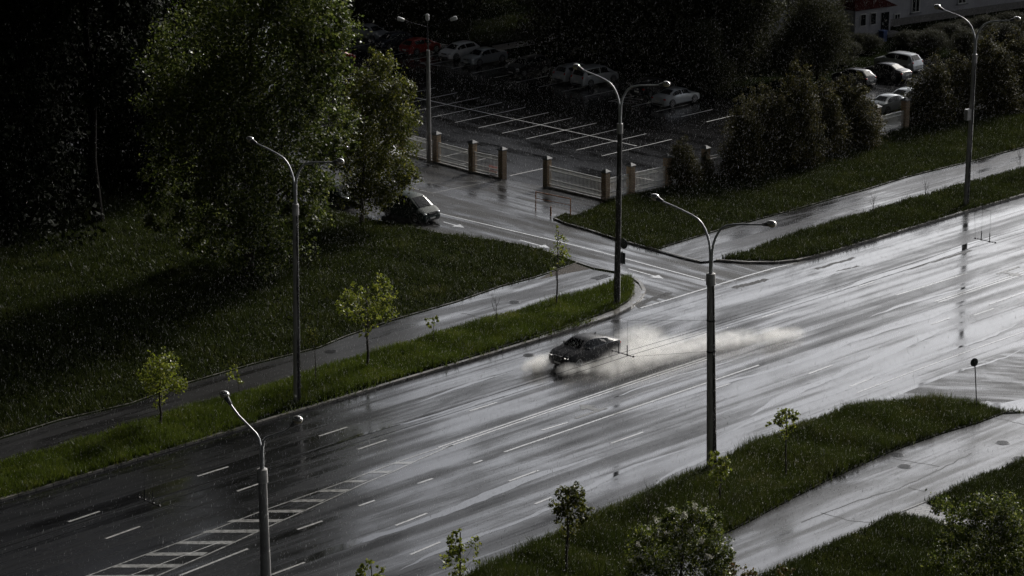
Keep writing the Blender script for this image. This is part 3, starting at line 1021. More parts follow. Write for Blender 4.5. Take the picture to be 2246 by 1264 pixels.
for i, (bx, by, w_, h_, lab) in enumerate(((1905, 110, .26, .12, 'low dark hedge bush left of the blue bin'), (1985, 100, .3, .11, 'low dark hedge bush under the wall right of the porch'), (2030, 112, .34, .15, 'low dark hedge bush behind the roof of the white sport utility car'),
                                    (2075, 92, .34, .13, 'low dark hedge bush under the wall left of the far right lamp post'), (2120, 84, .34, .13, 'low dark hedge bush under the wall behind the far right lamp post'), (2170, 80, .34, .15, 'low dark hedge bush under the wall right of the far right lamp post'),
                                    (2220, 70, .34, .15, 'low dark hedge bush under the wall at the right edge'), (2110, 125, .4, .2, 'low dark hedge bush behind the right conifers'), (2190, 112, .4, .2, 'low dark hedge bush between the right conifers and the wall'), (1845, 140, .35, .16, 'low dark hedge bush left of the black saloon'), (1790, 150, .35, .16, 'low dark hedge bush beneath the tree left of the porch'))):
    copy_tree(b0, (bx, by), lab, i * 1.1, (w_, w_, h_), GB)
for i, (bx, by, s, lab) in enumerate(bl):
    copy_tree(b0, (bx, by), lab, random.random() * 6.28, (s * random.uniform(.9, 1.1), s * random.uniform(.9, 1.1), s * random.uniform(.95, 1.1)), GB)

# thuja screen along the fence
GT = 'conifers along the car park fence'
th = simple_tree('thuja_tree', (1628, 388), 190, 112, 30000, 0.125, M['leaf_thuja'], 'leftmost broad thuja of the screen, beside the last small brick pillar', 'cone', GT, trunk_r=.1, low=.02, cat='conifer')
for i, (bx, by, hp, wp, lab) in enumerate(((1690, 373, 185, 100, 'thuja second from the left of the tall screen'), (1748, 360, 232, 96, 'tallest pointed thuja in the middle of the screen'),
                                           (1805, 342, 175, 90, 'thuja just right of the tallest pointed one'), (1868, 322, 170, 95, 'thuja left of the brick pillar of the right fence bay'),
                                           (2045, 272, 165, 100, 'thuja right of the right fence bay'), (2095, 258, 160, 90, 'thuja immediately left of the far right lamp post'),
                                           (2165, 243, 205, 110, 'thuja immediately right of the far right lamp post'), (2228, 226, 190, 100, 'thuja cut by the right edge of the photo'),
                                           (1497, 411, 112, 56, 'small thuja standing alone in front of the fence'), (1547, 393, 62, 30, 'tiny thuja in front of the brick pillar left of the screen'),
                                           (1660, 350, 170, 90, 'thuja half hidden behind the left of the screen'), (1720, 352, 150, 90, 'thuja filling the gap left of the tallest one'), (1838, 318, 160, 80, 'thuja half hidden left of the right fence bay'))):
    copy_tree(th, (bx, by), lab, random.random() * 6.28, (wp / 78, wp / 78, hp / 183), GT)
# saplings
GS = 'young trees along the road'
YL = M['leaf_young']
pxtree('young_tree', (352, 936), [(345, 785, 24), (375, 795, 22), (330, 815, 26), (365, 825, 34), (390, 845, 20), (320, 845, 22), (350, 860, 28), (385, 850, 16), (342, 885, 14)], 2300, .14, YL,
       'bright leafy young tree on the verge at far left', group=GS, trunk_r=.06, per=16)
pxtree('young_tree', (525, 868), [(515, 812, 11), (505, 828, 10), (525, 832, 10)], 210, .13, YL, 'small sparse sapling between the bright young tree and the lamp post', group=GS, trunk_r=.02, per=10)
pxtree('young_tree', (694, 842), [(680, 725, 13), (690, 740, 14), (677, 750, 10), (695, 755, 10)], 260, .13, M['leaf_maple'], 'thin dim sapling just right of the tall lamp post', group=GS, trunk_r=.03, per=10)
pxtree('young_tree', (806, 808), [(772, 640, 22), (840, 620, 22), (855, 640, 16), (760, 665, 24), (800, 665, 30), (840, 665, 26), (785, 690, 26), (825, 690, 24), (745, 680, 12), (858, 685, 14), (800, 720, 18)], 2000, .14, YL,
       'fork-crowned young tree on the verge right of the tall lamp post', group=GS, trunk_r=.07, per=16)
pxtree('young_tree', (952, 752), [(942, 708, 10), (955, 702, 9), (965, 706, 7), (940, 715, 7)], 130, .16, YL, 'tiny broad-leaved sapling beside the footpath', group=GS, trunk_r=.018, per=8)
pxtree('young_tree', (1220, 672), [(1226, 508, 10), (1228, 528, 14), (1230, 555, 18), (1240, 560, 10), (1222, 580, 14), (1215, 598, 10)], 420, .14, YL, 'slim upright young tree beside the lamp post at the corner', group=GS, trunk_r=.05, per=12)
pxtree('young_tree', (1580, 1108), [(1570, 1003, 14), (1590, 1012, 14), (1560, 1015, 10), (1580, 1035, 18), (1597, 1035, 10), (1575, 1055, 12)], 640, .15, YL, 'leafy young tree in front of the black lamp post foot', group=GS, trunk_r=.045, per=14)
pxtree('young_tree', (1724, 1045), [(1722, 908, 12), (1742, 912, 12), (1705, 922, 16), (1735, 925, 16), (1690, 935, 9), (1720, 945, 16), (1745, 940, 10)], 760, .15, YL, 'young tree on the near verge, right of the lamp post', group=GS, trunk_r=.045, per=14)
pxtree('young_tree', (1242, 1262), [(1253, 1068, 18), (1240, 1090, 24), (1270, 1092, 22), (1228, 1108, 20), (1255, 1115, 28), (1285, 1118, 18), (1240, 1140, 24), (1270, 1140, 18), (1245, 1165, 18)], 2300, .15, M['leaf_maple'],
       'largest dense young tree on the near verge at bottom centre', group=GS, trunk_r=.06, per=18)
pxtree('young_tree', (1010, 1350), [(1002, 1165, 10), (995, 1190, 16), (1040, 1195, 18), (1010, 1215, 18), (985, 1225, 16), (1040, 1225, 14), (1000, 1250, 24)], 1000, .15, YL, 'open-branched young tree cut by the bottom edge', group=GS, trunk_r=.05, per=14)
pxtree('young_tree', (815, 1400), [(805, 1238, 10), (830, 1245, 12), (795, 1258, 16), (830, 1268, 16)], 380, .15, YL, 'young tree of which only the top shows at the bottom edge', group=GS, trunk_r=.04, per=12)


def bare(base, top, label):
    B = g(base[0], base[1], .1)
    o = thing('bare_sapling', B, label, 'tree', 'leafless saplings on the verges')
    T = at(top[0], top[1], B.y)
    d = T - B
    mb = MB()
    mb.tube([(0, 0, -.05), d * .5 + Vector((.04, 0, 0)), d], [.028, .018, .006], 6)
    tw = MB()
    for i in range(9):
        f = .35 + .06 * i
        a = random.random() * 6.28
        s = d * f
        tw.tube([s, s + Vector((math.cos(a) * .22, math.sin(a) * .22, .35)), s + Vector((math.cos(a) * .3, math.sin(a) * .3, .7))], [.01, .007, .003], 4)
    mb.build('trunk', M['bark'], o)
    tw.build('twigs', M['bark'], o)


bare((1088, 712), (1087, 650), 'leafless twiggy sapling beside the left footpath')
bare((1915, 476), (1915, 428), 'leafless sapling on the right verge, left of the other')
bare((2030, 452), (2029, 396), 'leafless sapling on the right verge near the far lamp post')
bare((2237, 388), (2236, 326), 'leafless sapling at the right edge of the far verge')
bare((1418, 1162), (1424, 1058), 'leafless sapling on the near verge above the flowering bush')

# bushes
o = pxtree('hawthorn_bush', (1495, 1300), [(1470, 1135, 26), (1525, 1130, 28), (1560, 1150, 26), (1430, 1170, 30), (1490, 1170, 40), (1560, 1190, 40), (1410, 1210, 32), (1470, 1220, 45), (1530, 1230, 45), (1590, 1215, 22), (1400, 1250, 26), (1450, 1265, 35), (1580, 1255, 30)],
           15000, .13, M['leaf_bush'], 'large dark bush with white blossom beside the near footpath', 'bush', trunk_r=.07, per=26)
bl_pts = []
for x, y in ((1470, 1118), (1440, 1140), (1525, 1112), (1545, 1125), (1500, 1130), (1420, 1160), (1460, 1165), (1485, 1160), (1515, 1165), (1570, 1150), (1395, 1195), (1405, 1220), (1445, 1180), (1490, 1200), (1525, 1205), (1540, 1185), (1430, 1225), (1465, 1230), (1385, 1230), (1555, 1220), (1500, 1235), (1410, 1250)):
    B = g(1495, 1300, .1)
    bl_pts.append((at(x, y, B.y - 1.35), .13))
leaves('blossom', bl_pts, 800, .085, M['blossom'], o, per=12, clump=.7)
pxtree('shrub', (2180, 1330), [(2070, 1110, 26), (2110, 1150, 38), (2150, 1110, 30), (2200, 1120, 40), (2230, 1160, 40), (2160, 1180, 50), (2110, 1210, 40), (2200, 1220, 55), (2140, 1250, 50), (2090, 1180, 30), (2060, 1230, 24), (2235, 1240, 50)],
       15000, .13, M['leaf_bush'], 'big dark shrub in the lower right corner', 'bush', trunk_r=.06, per=22)
pxtree('shrub', (1640, 1340), [(1610, 1246, 14), (1632, 1256, 14), (1655, 1264, 12), (1600, 1262, 14)], 420, .12, M['leaf_russet'], 'low russet-tipped shrub right of the blossoming bush', 'bush', trunk_r=.03, per=12)
pxtree('shrub', (1720, 1330), [(1722, 1248, 9), (1738, 1254, 9), (1712, 1260, 10)], 240, .12, M['leaf_russet'], 'small shrub tip at the bottom edge beside the footpath', 'bush', trunk_r=.02, per=12)

# ------------------------------------------------------------------ lamp posts
GL = 'double armed lamp posts along the road'


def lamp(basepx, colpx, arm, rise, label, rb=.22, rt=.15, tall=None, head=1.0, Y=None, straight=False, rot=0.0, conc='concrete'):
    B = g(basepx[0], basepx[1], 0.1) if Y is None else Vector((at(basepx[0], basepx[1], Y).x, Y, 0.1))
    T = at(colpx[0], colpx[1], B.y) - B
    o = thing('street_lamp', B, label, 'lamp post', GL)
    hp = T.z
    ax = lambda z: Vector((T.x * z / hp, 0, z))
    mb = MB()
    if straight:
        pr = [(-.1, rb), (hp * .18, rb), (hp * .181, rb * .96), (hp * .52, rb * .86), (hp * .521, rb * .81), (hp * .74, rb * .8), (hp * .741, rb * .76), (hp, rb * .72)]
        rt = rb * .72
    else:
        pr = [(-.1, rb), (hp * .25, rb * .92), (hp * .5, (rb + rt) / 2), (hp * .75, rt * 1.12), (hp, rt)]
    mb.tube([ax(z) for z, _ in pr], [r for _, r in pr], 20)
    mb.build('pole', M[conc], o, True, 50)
    cl = MB()
    cl.tube([ax(hp - .62), ax(hp - .6), ax(hp + .02), ax(hp + .05)], [rt * 1.05, rt * 1.28, rt * 1.22, rt * .9], 18)
    cl.build('collar', M['collar'], o, True, 40)
    n = Vector((N_.x * math.cos(rot) - N_.y * math.sin(rot), N_.x * math.sin(rot) + N_.y * math.cos(rot), 0))
    top = ax(hp)
    for sgn in (-1, 1):
        d = n * sgn
        if straight:
            prof = [(.04, 0), (.05, .9), (.12, 1.25), (.35, 1.6), (arm * .6, rise * .8), (arm - .45, rise - .12)]
        else:
            prof = [(.04, 0), (.06, 1.0), (.14, rise * .5), (.45, rise * .70), (.95, rise * .84), (arm * .5, rise * .92), (arm * .75, rise * .97), (arm - .45, rise)]
        P = [top + d * a_ + Vector((0, 0, z)) for a_, z in prof]
        # soften
        S = []
        for i in range(len(P) - 1):
            for f in (0, .5):
                p0, p1, p2, p3 = P[max(i - 1, 0)], P[i], P[i + 1], P[min(i + 2, len(P) - 1)]
                S.append(.5 * ((2 * p1) + (p2 - p0) * f + (2 * p0 - 5 * p1 + 4 * p2 - p3) * f * f + (3 * p1 - p0 - 3 * p2 + p3) * f ** 3))
        S.append(P[-1])
        mb = MB()
        mb.tube(S, [.075 - .03 * i / len(S) for i in range(len(S))], 10)
        mb.build('arm', M['steel'], o, True, 60)
        dd = (S[-1] - S[-2]).normalized()
        dd = (dd + Vector((0, 0, .05))).normalized()
        hd = MB()
        hd.lathe(S[-1] - dd * .05, dd, [(0, .05), (.03, .08), (.30 * head, .11 * head), (.42 * head, .13 * head)], 14)
        hb = hd.build('lamp_head', M['lampcase'], o, True, 50)
        c = S[-1] + dd * (.56 * head)
        rz = math.atan2(dd.y, dd.x)
        up = MB()
        up.ell(c + Vector((0, 0, .03)), (.28 * head, .19 * head, .15 * head), 16, 10, rz)
        up.build('reflector', M['lampglass'], hb, True, 60)
        gl = MB()
        gl.ell(c - Vector((0, 0, .03)), (.25 * head, .175 * head, .165 * head), 16, 10, rz)
        gl.build('bulb', M['bulb'], hb, True, 60)
    return o, B, T


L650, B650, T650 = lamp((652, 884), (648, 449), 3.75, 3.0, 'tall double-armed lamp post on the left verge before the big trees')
L1357, B1357, T1357 = lamp((1353, 668), (1360, 272), 3.75, 3.0, 'dark-stained double-armed lamp post at the corner, carrying signs', conc='concrete_dark')
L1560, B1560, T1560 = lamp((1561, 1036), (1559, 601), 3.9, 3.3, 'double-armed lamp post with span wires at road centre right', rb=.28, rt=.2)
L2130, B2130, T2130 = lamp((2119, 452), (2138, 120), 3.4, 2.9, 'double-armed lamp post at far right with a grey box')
L580, B580, T580 = lamp((588, 1400), (575, 1030), 2.55, 2.7, 'nearest double-armed lamp post at lower left, cut by the bottom edge', rb=.27, Y=116.5, straight=True, conc='concrete_pale')

bx = MB()
p = at(2127, 250, B2130.y) - B2130 + Vector((-.16, -.22, 0))
bx.box(p, (.5, .3, .8), A0)
bx.build('control_box', M['collar'], L2130)
# wrap of posters on the corner pole, clamps on the others
for zz in (6.75, 8.45):
    cp = MB()
    cp.tube([(T1560.x * zz / T1560.z, 0, zz - .05), (T1560.x * zz / T1560.z, 0, zz + .05)], .27 - zz * .004, 18)
    cp.build('clamp', M['black'], L1560)

# signs fixed to the corner pole
pz = 665 - 545
def sign_round(name, ctr, rad, m, label, face, rim=True):
    o = thing(name, ctr, label, 'sign')
    mb = MB()
    f = Vector(face).normalized()
    mb.lathe((0, 0, 0), f, [(-.015, rad * .97), (-.01, rad), (.01, rad), (.015, rad * .97)], 28)
    mb.build('sign_plate', m, o)
    br_ = MB()
    br_.box(-f * -.03, (.06, .06, rad * 1.6), A0)
    br_.build('bracket', M['steel'], o)
    return o


S1 = at(1364, 537, B1357.y) + Vector((.12, .25, 0))
sign_round('road_sign', S1, .34, M['sign'], 'round grey sign back fixed high on the corner lamp post', (E_.x, E_.y, 0))
S2 = at(1361, 568, B1357.y) + Vector((.12, .22, 0))
o = thing('sign_board', S2, 'oblong dark sign board fixed below the round sign on the corner lamp post', 'sign')
MB().box((0, 0, 0), (.04, .5, .75), A0).build('sign_plate', M['sign'], o)
MB().box((0, 0, .0), (.06, .06, .9), A0).build('bracket', M['steel'], o)

# free standing sign, lower right
B = g(2143, 897, .1)
top = at(2138, 792, B.y)
o = thing('road_sign', B, 'round sign on a thin pole standing on the tip of the near verge', 'sign')
d = top - B
MB().tube([(0, 0, -.1), d * 1.04], .032, 10).build('pole', M['black'], o, True)
mb = MB()
f = Vector((-.45, 1, 0)).normalized()
mb.lathe(d * .965 + f * .045, f, [(-.012, .24), (0, .255), (.02, .255)], 28)
mb.build('sign_plate', M['sign'], o)

# triple floodlight mast in the car park
B = g(941, 354, 0.0)
T = at(939, 110, B.y) - B
o = thing('floodlight_mast', B, 'concrete mast with three white floodlights by the car park fence', 'lamp post')
MB().tube([(0, 0, -.1), T * .5, T], [.2, .17, .13], 14).build('pole', M['concrete_pale'], o, True)
T2 = at(937.5, 60, B.y) - B
T3 = at(937, 46, B.y) - B
MB().tube([T, T2], [.06, .05], 8).build('mast', M['black'], o, True)
for x, y in ((884, 44), (990, 43), (937.5, 42)):
    e = at(x, y, B.y) - B
    MB().tube([T2 if x != 937.5 else T2, e], [.022, .022], 6).build('arm', M['black'], o)
    dr = (e - T2).normalized() if x != 937.5 else Vector((0, -.5, .86))
    hd = MB()
    hd.lathe(e - dr * .1, dr, [(0, .09), (.04, .14), (.5, .16), (.56, .12)], 10)
    hd.build('floodlight', M['white_metal'], o, True, 50)

# ------------------------------------------------------------------ overhead wires


def sag(a, b_, s, n=10):
    return [a.lerp(b_, i / n) - Vector((0, 0, s * 4 * (i / n) * (1 - i / n))) for i in range(n + 1)]


HZ = 5.7
Hc = g(1357, 776, HZ)
Hn = g(1384, 778, HZ)
off = (Hn - Hc)
# the pair runs along the road
GWi = 'trolley contact wires above the far lanes'
cross = Vector((N_.x, N_.y, 0))
wires = [Hc, Hc + cross * 0.62]
hang_px = ((2120, 521), (1370, 776), (378, 1124))
for i, (w, lab) in enumerate(zip(wires, ('overhead trolley wire nearer the far kerb', 'overhead trolley wire nearer the road centre'))):
    pts = []
    ks = [-70, -31.5, 0, 31.5, 80]
    for a_, b_ in zip(ks[:-1], ks[1:]):
        pts += sag(w + E_ * a_, w + E_ * b_, .12, 6)[:-1]
    pts.append(w + E_ * ks[-1])
    mb = MB().tube(pts, .011, 5)
    o = mb.build('overhead_wire', M['wire'])
    tag(o, lab, 'wire', GWi)


def hanger(s, label, poleA, poleB):
    c = (wires[0] + wires[1]) / 2 + E_ * s
    o = thing('wire_hanger', c, label, 'wire hanger', 'insulated hangers carrying the trolley wires')
    bar = MB()
    bar.tube([-cross * .62 + Vector((0, 0, .08)), cross * .62 + Vector((0, 0, .05))], .026, 6)
    bar.build('bar', M['black'], o)
    for k in (-.75, -.31, .31, .75):
        MB().ell(cross * k + Vector((0, 0, .07)), (.07, .07, .055), 8, 6).build('insulator', M['black'], o)
    dr = MB()
    for k in (-.31, .31):
        dr.tube([cross * k + Vector((0, 0, .1)), cross * k + Vector((0, 0, .6))], .03, 6)
        dr.tube([cross * k + Vector((0, 0, .6)), cross * k + Vector((0, 0, 2.0))], .007, 5)
    dr.build('dropper', M['black'], o)
    # cross spans from the near to the far pole
    wr = MB()
    up = [c + cross * k + Vector((0, 0, 2.0)) for k in (-.31, .31)]
    A_, B_ = poleA, poleB
    wr.tube(([A_[0] - c] if A_ else []) + [up[1] - c, up[0] - c] + ([B_[0] - c] if B_ else []), .007, 5)
    if A_:
        wr.tube([A_[1] - c, c + cross * .75 + Vector((0, 0, .07)) - c], .007, 5)
    if B_:
        wr.tube([B_[1] - c, c - cross * .75 + Vector((0, 0, .07)) - c], .007, 5)
    wr.build('span_wire', M['wire'], o)
    return o


def pole_pts(B, T, zz):
    return [B + Vector((T.x * z / T.z, 0, z)) for z in zz]


hanger(0, 'black trolley wire hanger above the splashing car', pole_pts(B1560, T1560, (8.45, 6.75)), pole_pts(B1357, T1357, (9.0, 7.2)))
hang2 = (g(2120, 521, HZ) - Hc).dot(E_)
hanger(hang2, 'black trolley wire hanger at far right before the lamp post', None, pole_pts(B2130, T2130, (8.6, 7.0)))
hang3 = (g(378, 1124, HZ) - Hc).dot(E_)
hanger(hang3, 'trolley wire hanger over the dark lanes at lower left', pole_pts(B580, T580, (7.2, 6.2)), None)

# ------------------------------------------------------------------ fence
GP, GF = 'brick pillars of the car park fence', 'white metal fence panels'


def pillar(px, pb, pt, label, wpx=19):
    B = g(px, pb, 0.0)
    k = mpp(B.y)
    h = at(px, pt, B.y).z
    w = wpx * k / 1.41
    o = thing('brick_pillar', B, label, 'pillar', GP, A0)
    MB().box((0, 0, (h - .28) / 2 - .02), (w, w, h - .28 + .04)).build('shaft', M['brick'], o)
    mb = MB()
    mb.box((0, 0, h - .22), (w * 1.32, w * 1.32, .07))
    mb.box((0, 0, h - .095), (w * 1.30, w * 1.30, .18), 0, .18)
    mb.build('cap', M['capmat'], o)
    return B, h


pil = {}
for px, pb, pt, lab in ((958, 357, 288, 'brick pillar beside the floodlight mast'), (1037, 378, 307, 'brick pillar midway between floodlight mast and gate'), (1102, 392, 322, 'brick gate pillar on the left of the entrance'),
                        (1200, 410, 342, 'brick gate pillar on the right of the entrance'), (1328, 441, 371, 'brick pillar at the fence corner nearest the road'), (1383, 428, 357, 'brick pillar just right of the corner lamp post'),
                        (1463, 411, 338, 'brick pillar left of the lone small thuja'), (1547, 391, 319, 'brick pillar behind the tiny thuja'), (1921, 301, 229, 'brick pillar on the left of the right fence bay'), (1984, 285, 214, 'brick pillar on the right of the right fence bay'),
                        (880, 336, 268, 'brick pillar hidden by the maple leaves')):
    pil[px] = pillar(px, pb, pt, lab)


def panel(a, b_, label, trim=.25):
    A_, B_ = pil[a][0], pil[b_][0]
    d = (B_ - A_)
    L = d.length
    d.normalize()
    s, e = A_ + d * trim, B_ - d * trim
    o = thing('fence_panel', s, label, 'fence', GF)
    v = e - s
    fr = MB()
    for z in (.25, .62, 1.35, 1.62):
        fr.tube([Vector((0, 0, z)), v + Vector((0, 0, z))], .055 if z in (.25, 1.62) else .038, 6)
    fr.build('rail', M['white_metal'], o)
    ba = MB()
    n = max(4, int(v.length / .14))
    for i in range(n + 1):
        p = v * (i / n)
        ba.tube([p + Vector((0, 0, .2)), p + Vector((0, 0, 1.62))], .024, 4, False)
    for i in range(n):
        p = v * ((i + .5) / n)
        ba.tube([p + Vector((0, 0, .25)), p + Vector((0, 0, .5))], .010, 4, False)
        ba.tube([p + Vector((0, 0, 1.38)), p + Vector((0, 0, 1.6))], .010, 4, False)
    ba.build('bars', M['white_metal'], o)


for a_, b_, lab in ((880, 958, 'white fence panel left of the floodlight mast'), (958, 1037, 'white fence panel right of the floodlight mast'), (1037, 1102, 'white fence panel ending at the left gate pillar'),
                    (1200, 1328, 'longest white fence panel right of the entrance'), (1328, 1383, 'short white fence panel behind the corner lamp post'), (1383, 1463, 'white fence panel left of the lone small thuja'),
                    (1463, 1547, 'white fence panel behind the lone small thuja'), (1921, 1984, 'white fence panel of the right bay before two parked cars')):
    panel(a_, b_, lab)
# longer run hidden in the conifers
pil[1580] = (g(1600, 379), 0)
panel(1547, 1580, 'white fence panel running into the thuja screen')

# orange barrier
Bq = g(1175, 462, 0)
o = thing('barrier_frame', Bq, 'rusty orange tube barrier on the paved corner by the fence', 'barrier')
e = g(1251, 478, 0) - Bq
fr = MB()
ht = at(1175, 421, Bq.y).z
fr.tube([(0, 0, -.05), (0, 0, ht), e + Vector((0, 0, ht)), e + Vector((0, 0, -.05))], .045, 8)
fr.build('frame', M['orange'], o)
MB().tube([Vector((0, 0, ht * .66)), e + Vector((0, 0, ht * .66))], .028, 8).build('cross_bar', M['orange'], o)
Bq = g(1208, 474, 0)
o = thing('bollard', Bq, 'short orange post in front of the tube barrier', 'bollard')
MB().tube([(0, 0, -.05), (0, 0, .68)], .06, 10).build('post', M['orange'], o)
MB().ell((0, 0, .69), (.065, .065, .03), 10, 6).build('cap', M['orange'], o)
Bq = g(1082, 385, 0)
o = thing('barrier_frame', Bq, 'small red and white barrier beside the left gate pillar', 'barrier')
MB().box((0, 0, .62), (.9, .06, .22), -A0).box((0, 0, .3), (.9, .05, .16), -A0).build('board', M['red'], o)
MB().tube([(-.3, .3, -.02), (-.3, .3, .7)], .03, 6).tube([(.3, -.3, -.02), (.3, -.3, .7)], .03, 6).build('leg', M['white_metal'], o)

# ------------------------------------------------------------------ manholes
GM = 'manhole covers and drains'
for x, y, z, r, lab in ((1128, 663, .104, .42, 'dark round manhole cover on the left footpath'), (726, 771, .104, .42, 'wet shining manhole cover on the left footpath near the fork-crowned young tree'),
                        (2199, 971, .104, .42, 'round manhole cover on the near footpath at right'), (1984, 1023, .104, .40, 'wet shining manhole cover in the near footpath'), (2236, 1006, .104, .45, 'manhole cover at the right edge of the near footpath'),
                        (1969, 998, .104, .38, 'manhole cover half under the near verge grass'), (1160, 779, .004, .36, 'gutter drain cover by the kerb in front of the car'), (1349, 704, .004, .36, 'gutter drain cover behind the car by the kerb')):
    p = g(x, y, z)
    o = thing('manhole_cover', p, lab, 'manhole cover', GM)
    MB().lathe((0, 0, -.02), (0, 0, 1), [(0, r), (.032, r), (.034, r * .86)], 24).build('frame', M['iron'], o)
    mb = MB()
    mb.lathe((0, 0, 0), (0, 0, 1), [(0, r * .84), (.022, r * .84), (.024, r * .8)], 24)
    for i in range(-3, 4):
        w = math.sqrt(max(.01, (r * .75) ** 2 - (i * r * .2) ** 2))
        mb.box((0, i * r * .2, .028), (2 * w, r * .07, .01))
    mb.build('lid', M['iron'], o)
dg = g(1318, 608, .104)
o = thing('drain_grate', dg, 'rectangular iron grate in the footpath before the corner lamp post', 'drain', GM, A0)
mb = MB()
for i in range(8):
    mb.box((-.6 + i * .17, 0, .012), (.07, .5, .02))
mb.build('bars', M['iron'], o)
MB().box((0, .28, .012), (1.4, .06, .03)).box((0, -.28, .012), (1.4, .06, .03)).build('frame', M['iron'], o)

# ------------------------------------------------------------------ cars
PROF = {  # fraction from the rear, roof-line height, half width of the top edge, belt height (all as fractions)
    'sedan': dict(st=[(0, .42, .62, .40), (.02, .62, .72, .56), (.07, .70, .76, .63), (.18, .735, .78, .66), (.33, .955, .66, .68), (.45, 1, .64, .67), (.56, .99, .65, .66), (.65, .93, .67, .65), (.78, .68, .76, .635), (.90, .61, .76, .57), (.97, .52, .70, .48), (1, .36, .62, .34)], rw=(3, 4), ws=(7, 8)),
    'hatch': dict(st=[(0, .42, .66, .40), (.02, .60, .74, .56), (.05, .68, .76, .65), (.16, .94, .66, .68), (.26, .985, .65, .68), (.42, 1, .65, .67), (.54, .985, .65, .66), (.63, .93, .67, .65), (.79, .68, .76, .635), (.90, .60, .74, .56), (.97, .50, .68, .46), (1, .36, .6, .34)], rw=(2, 3), ws=(7, 8)),
    'wagon': dict(st=[(0, .42, .68, .40), (.02, .62, .76, .58), (.04, .68, .78, .66), (.12, .95, .68, .68), (.2, .99, .67, .68), (.42, 1, .66, .67), (.56, .985, .66, .66), (.65, .93, .68, .65), (.78, .68, .76, .635), (.90, .61, .76, .57), (.97, .52, .7, .48), (1, .36, .62, .34)], rw=(2, 3), ws=(7, 8)),
    'van': dict(st=[(0, .36, .74, .34), (.015, .56, .80, .54), (.03, .62, .82, .60), (.10, .95, .74, .61), (.2, .99, .73, .61), (.42, 1, .73, .60), (.58, .985, .73, .59), (.66, .93, .74, .58), (.86, .60, .80, .56), (.93, .52, .78, .48), (.98, .44, .72, .40), (1, .3, .66, .28)], rw=(2, 3), ws=(7, 8)),
    'coupe_suv': dict(st=[(0, .44, .66, .42), (.02, .64, .76, .58), (.05, .715, .76, .66), (.09, .745, .74, .69), (.26, .905, .66, .70), (.42, .99, .64, .69), (.53, 1, .65, .68), (.62, .955, .67, .665), (.755, .72, .76, .66), (.90, .635, .76, .60), (.97, .55, .70, .50), (1, .38, .62, .36)], rw=(3, 4), ws=(7, 8)),
}


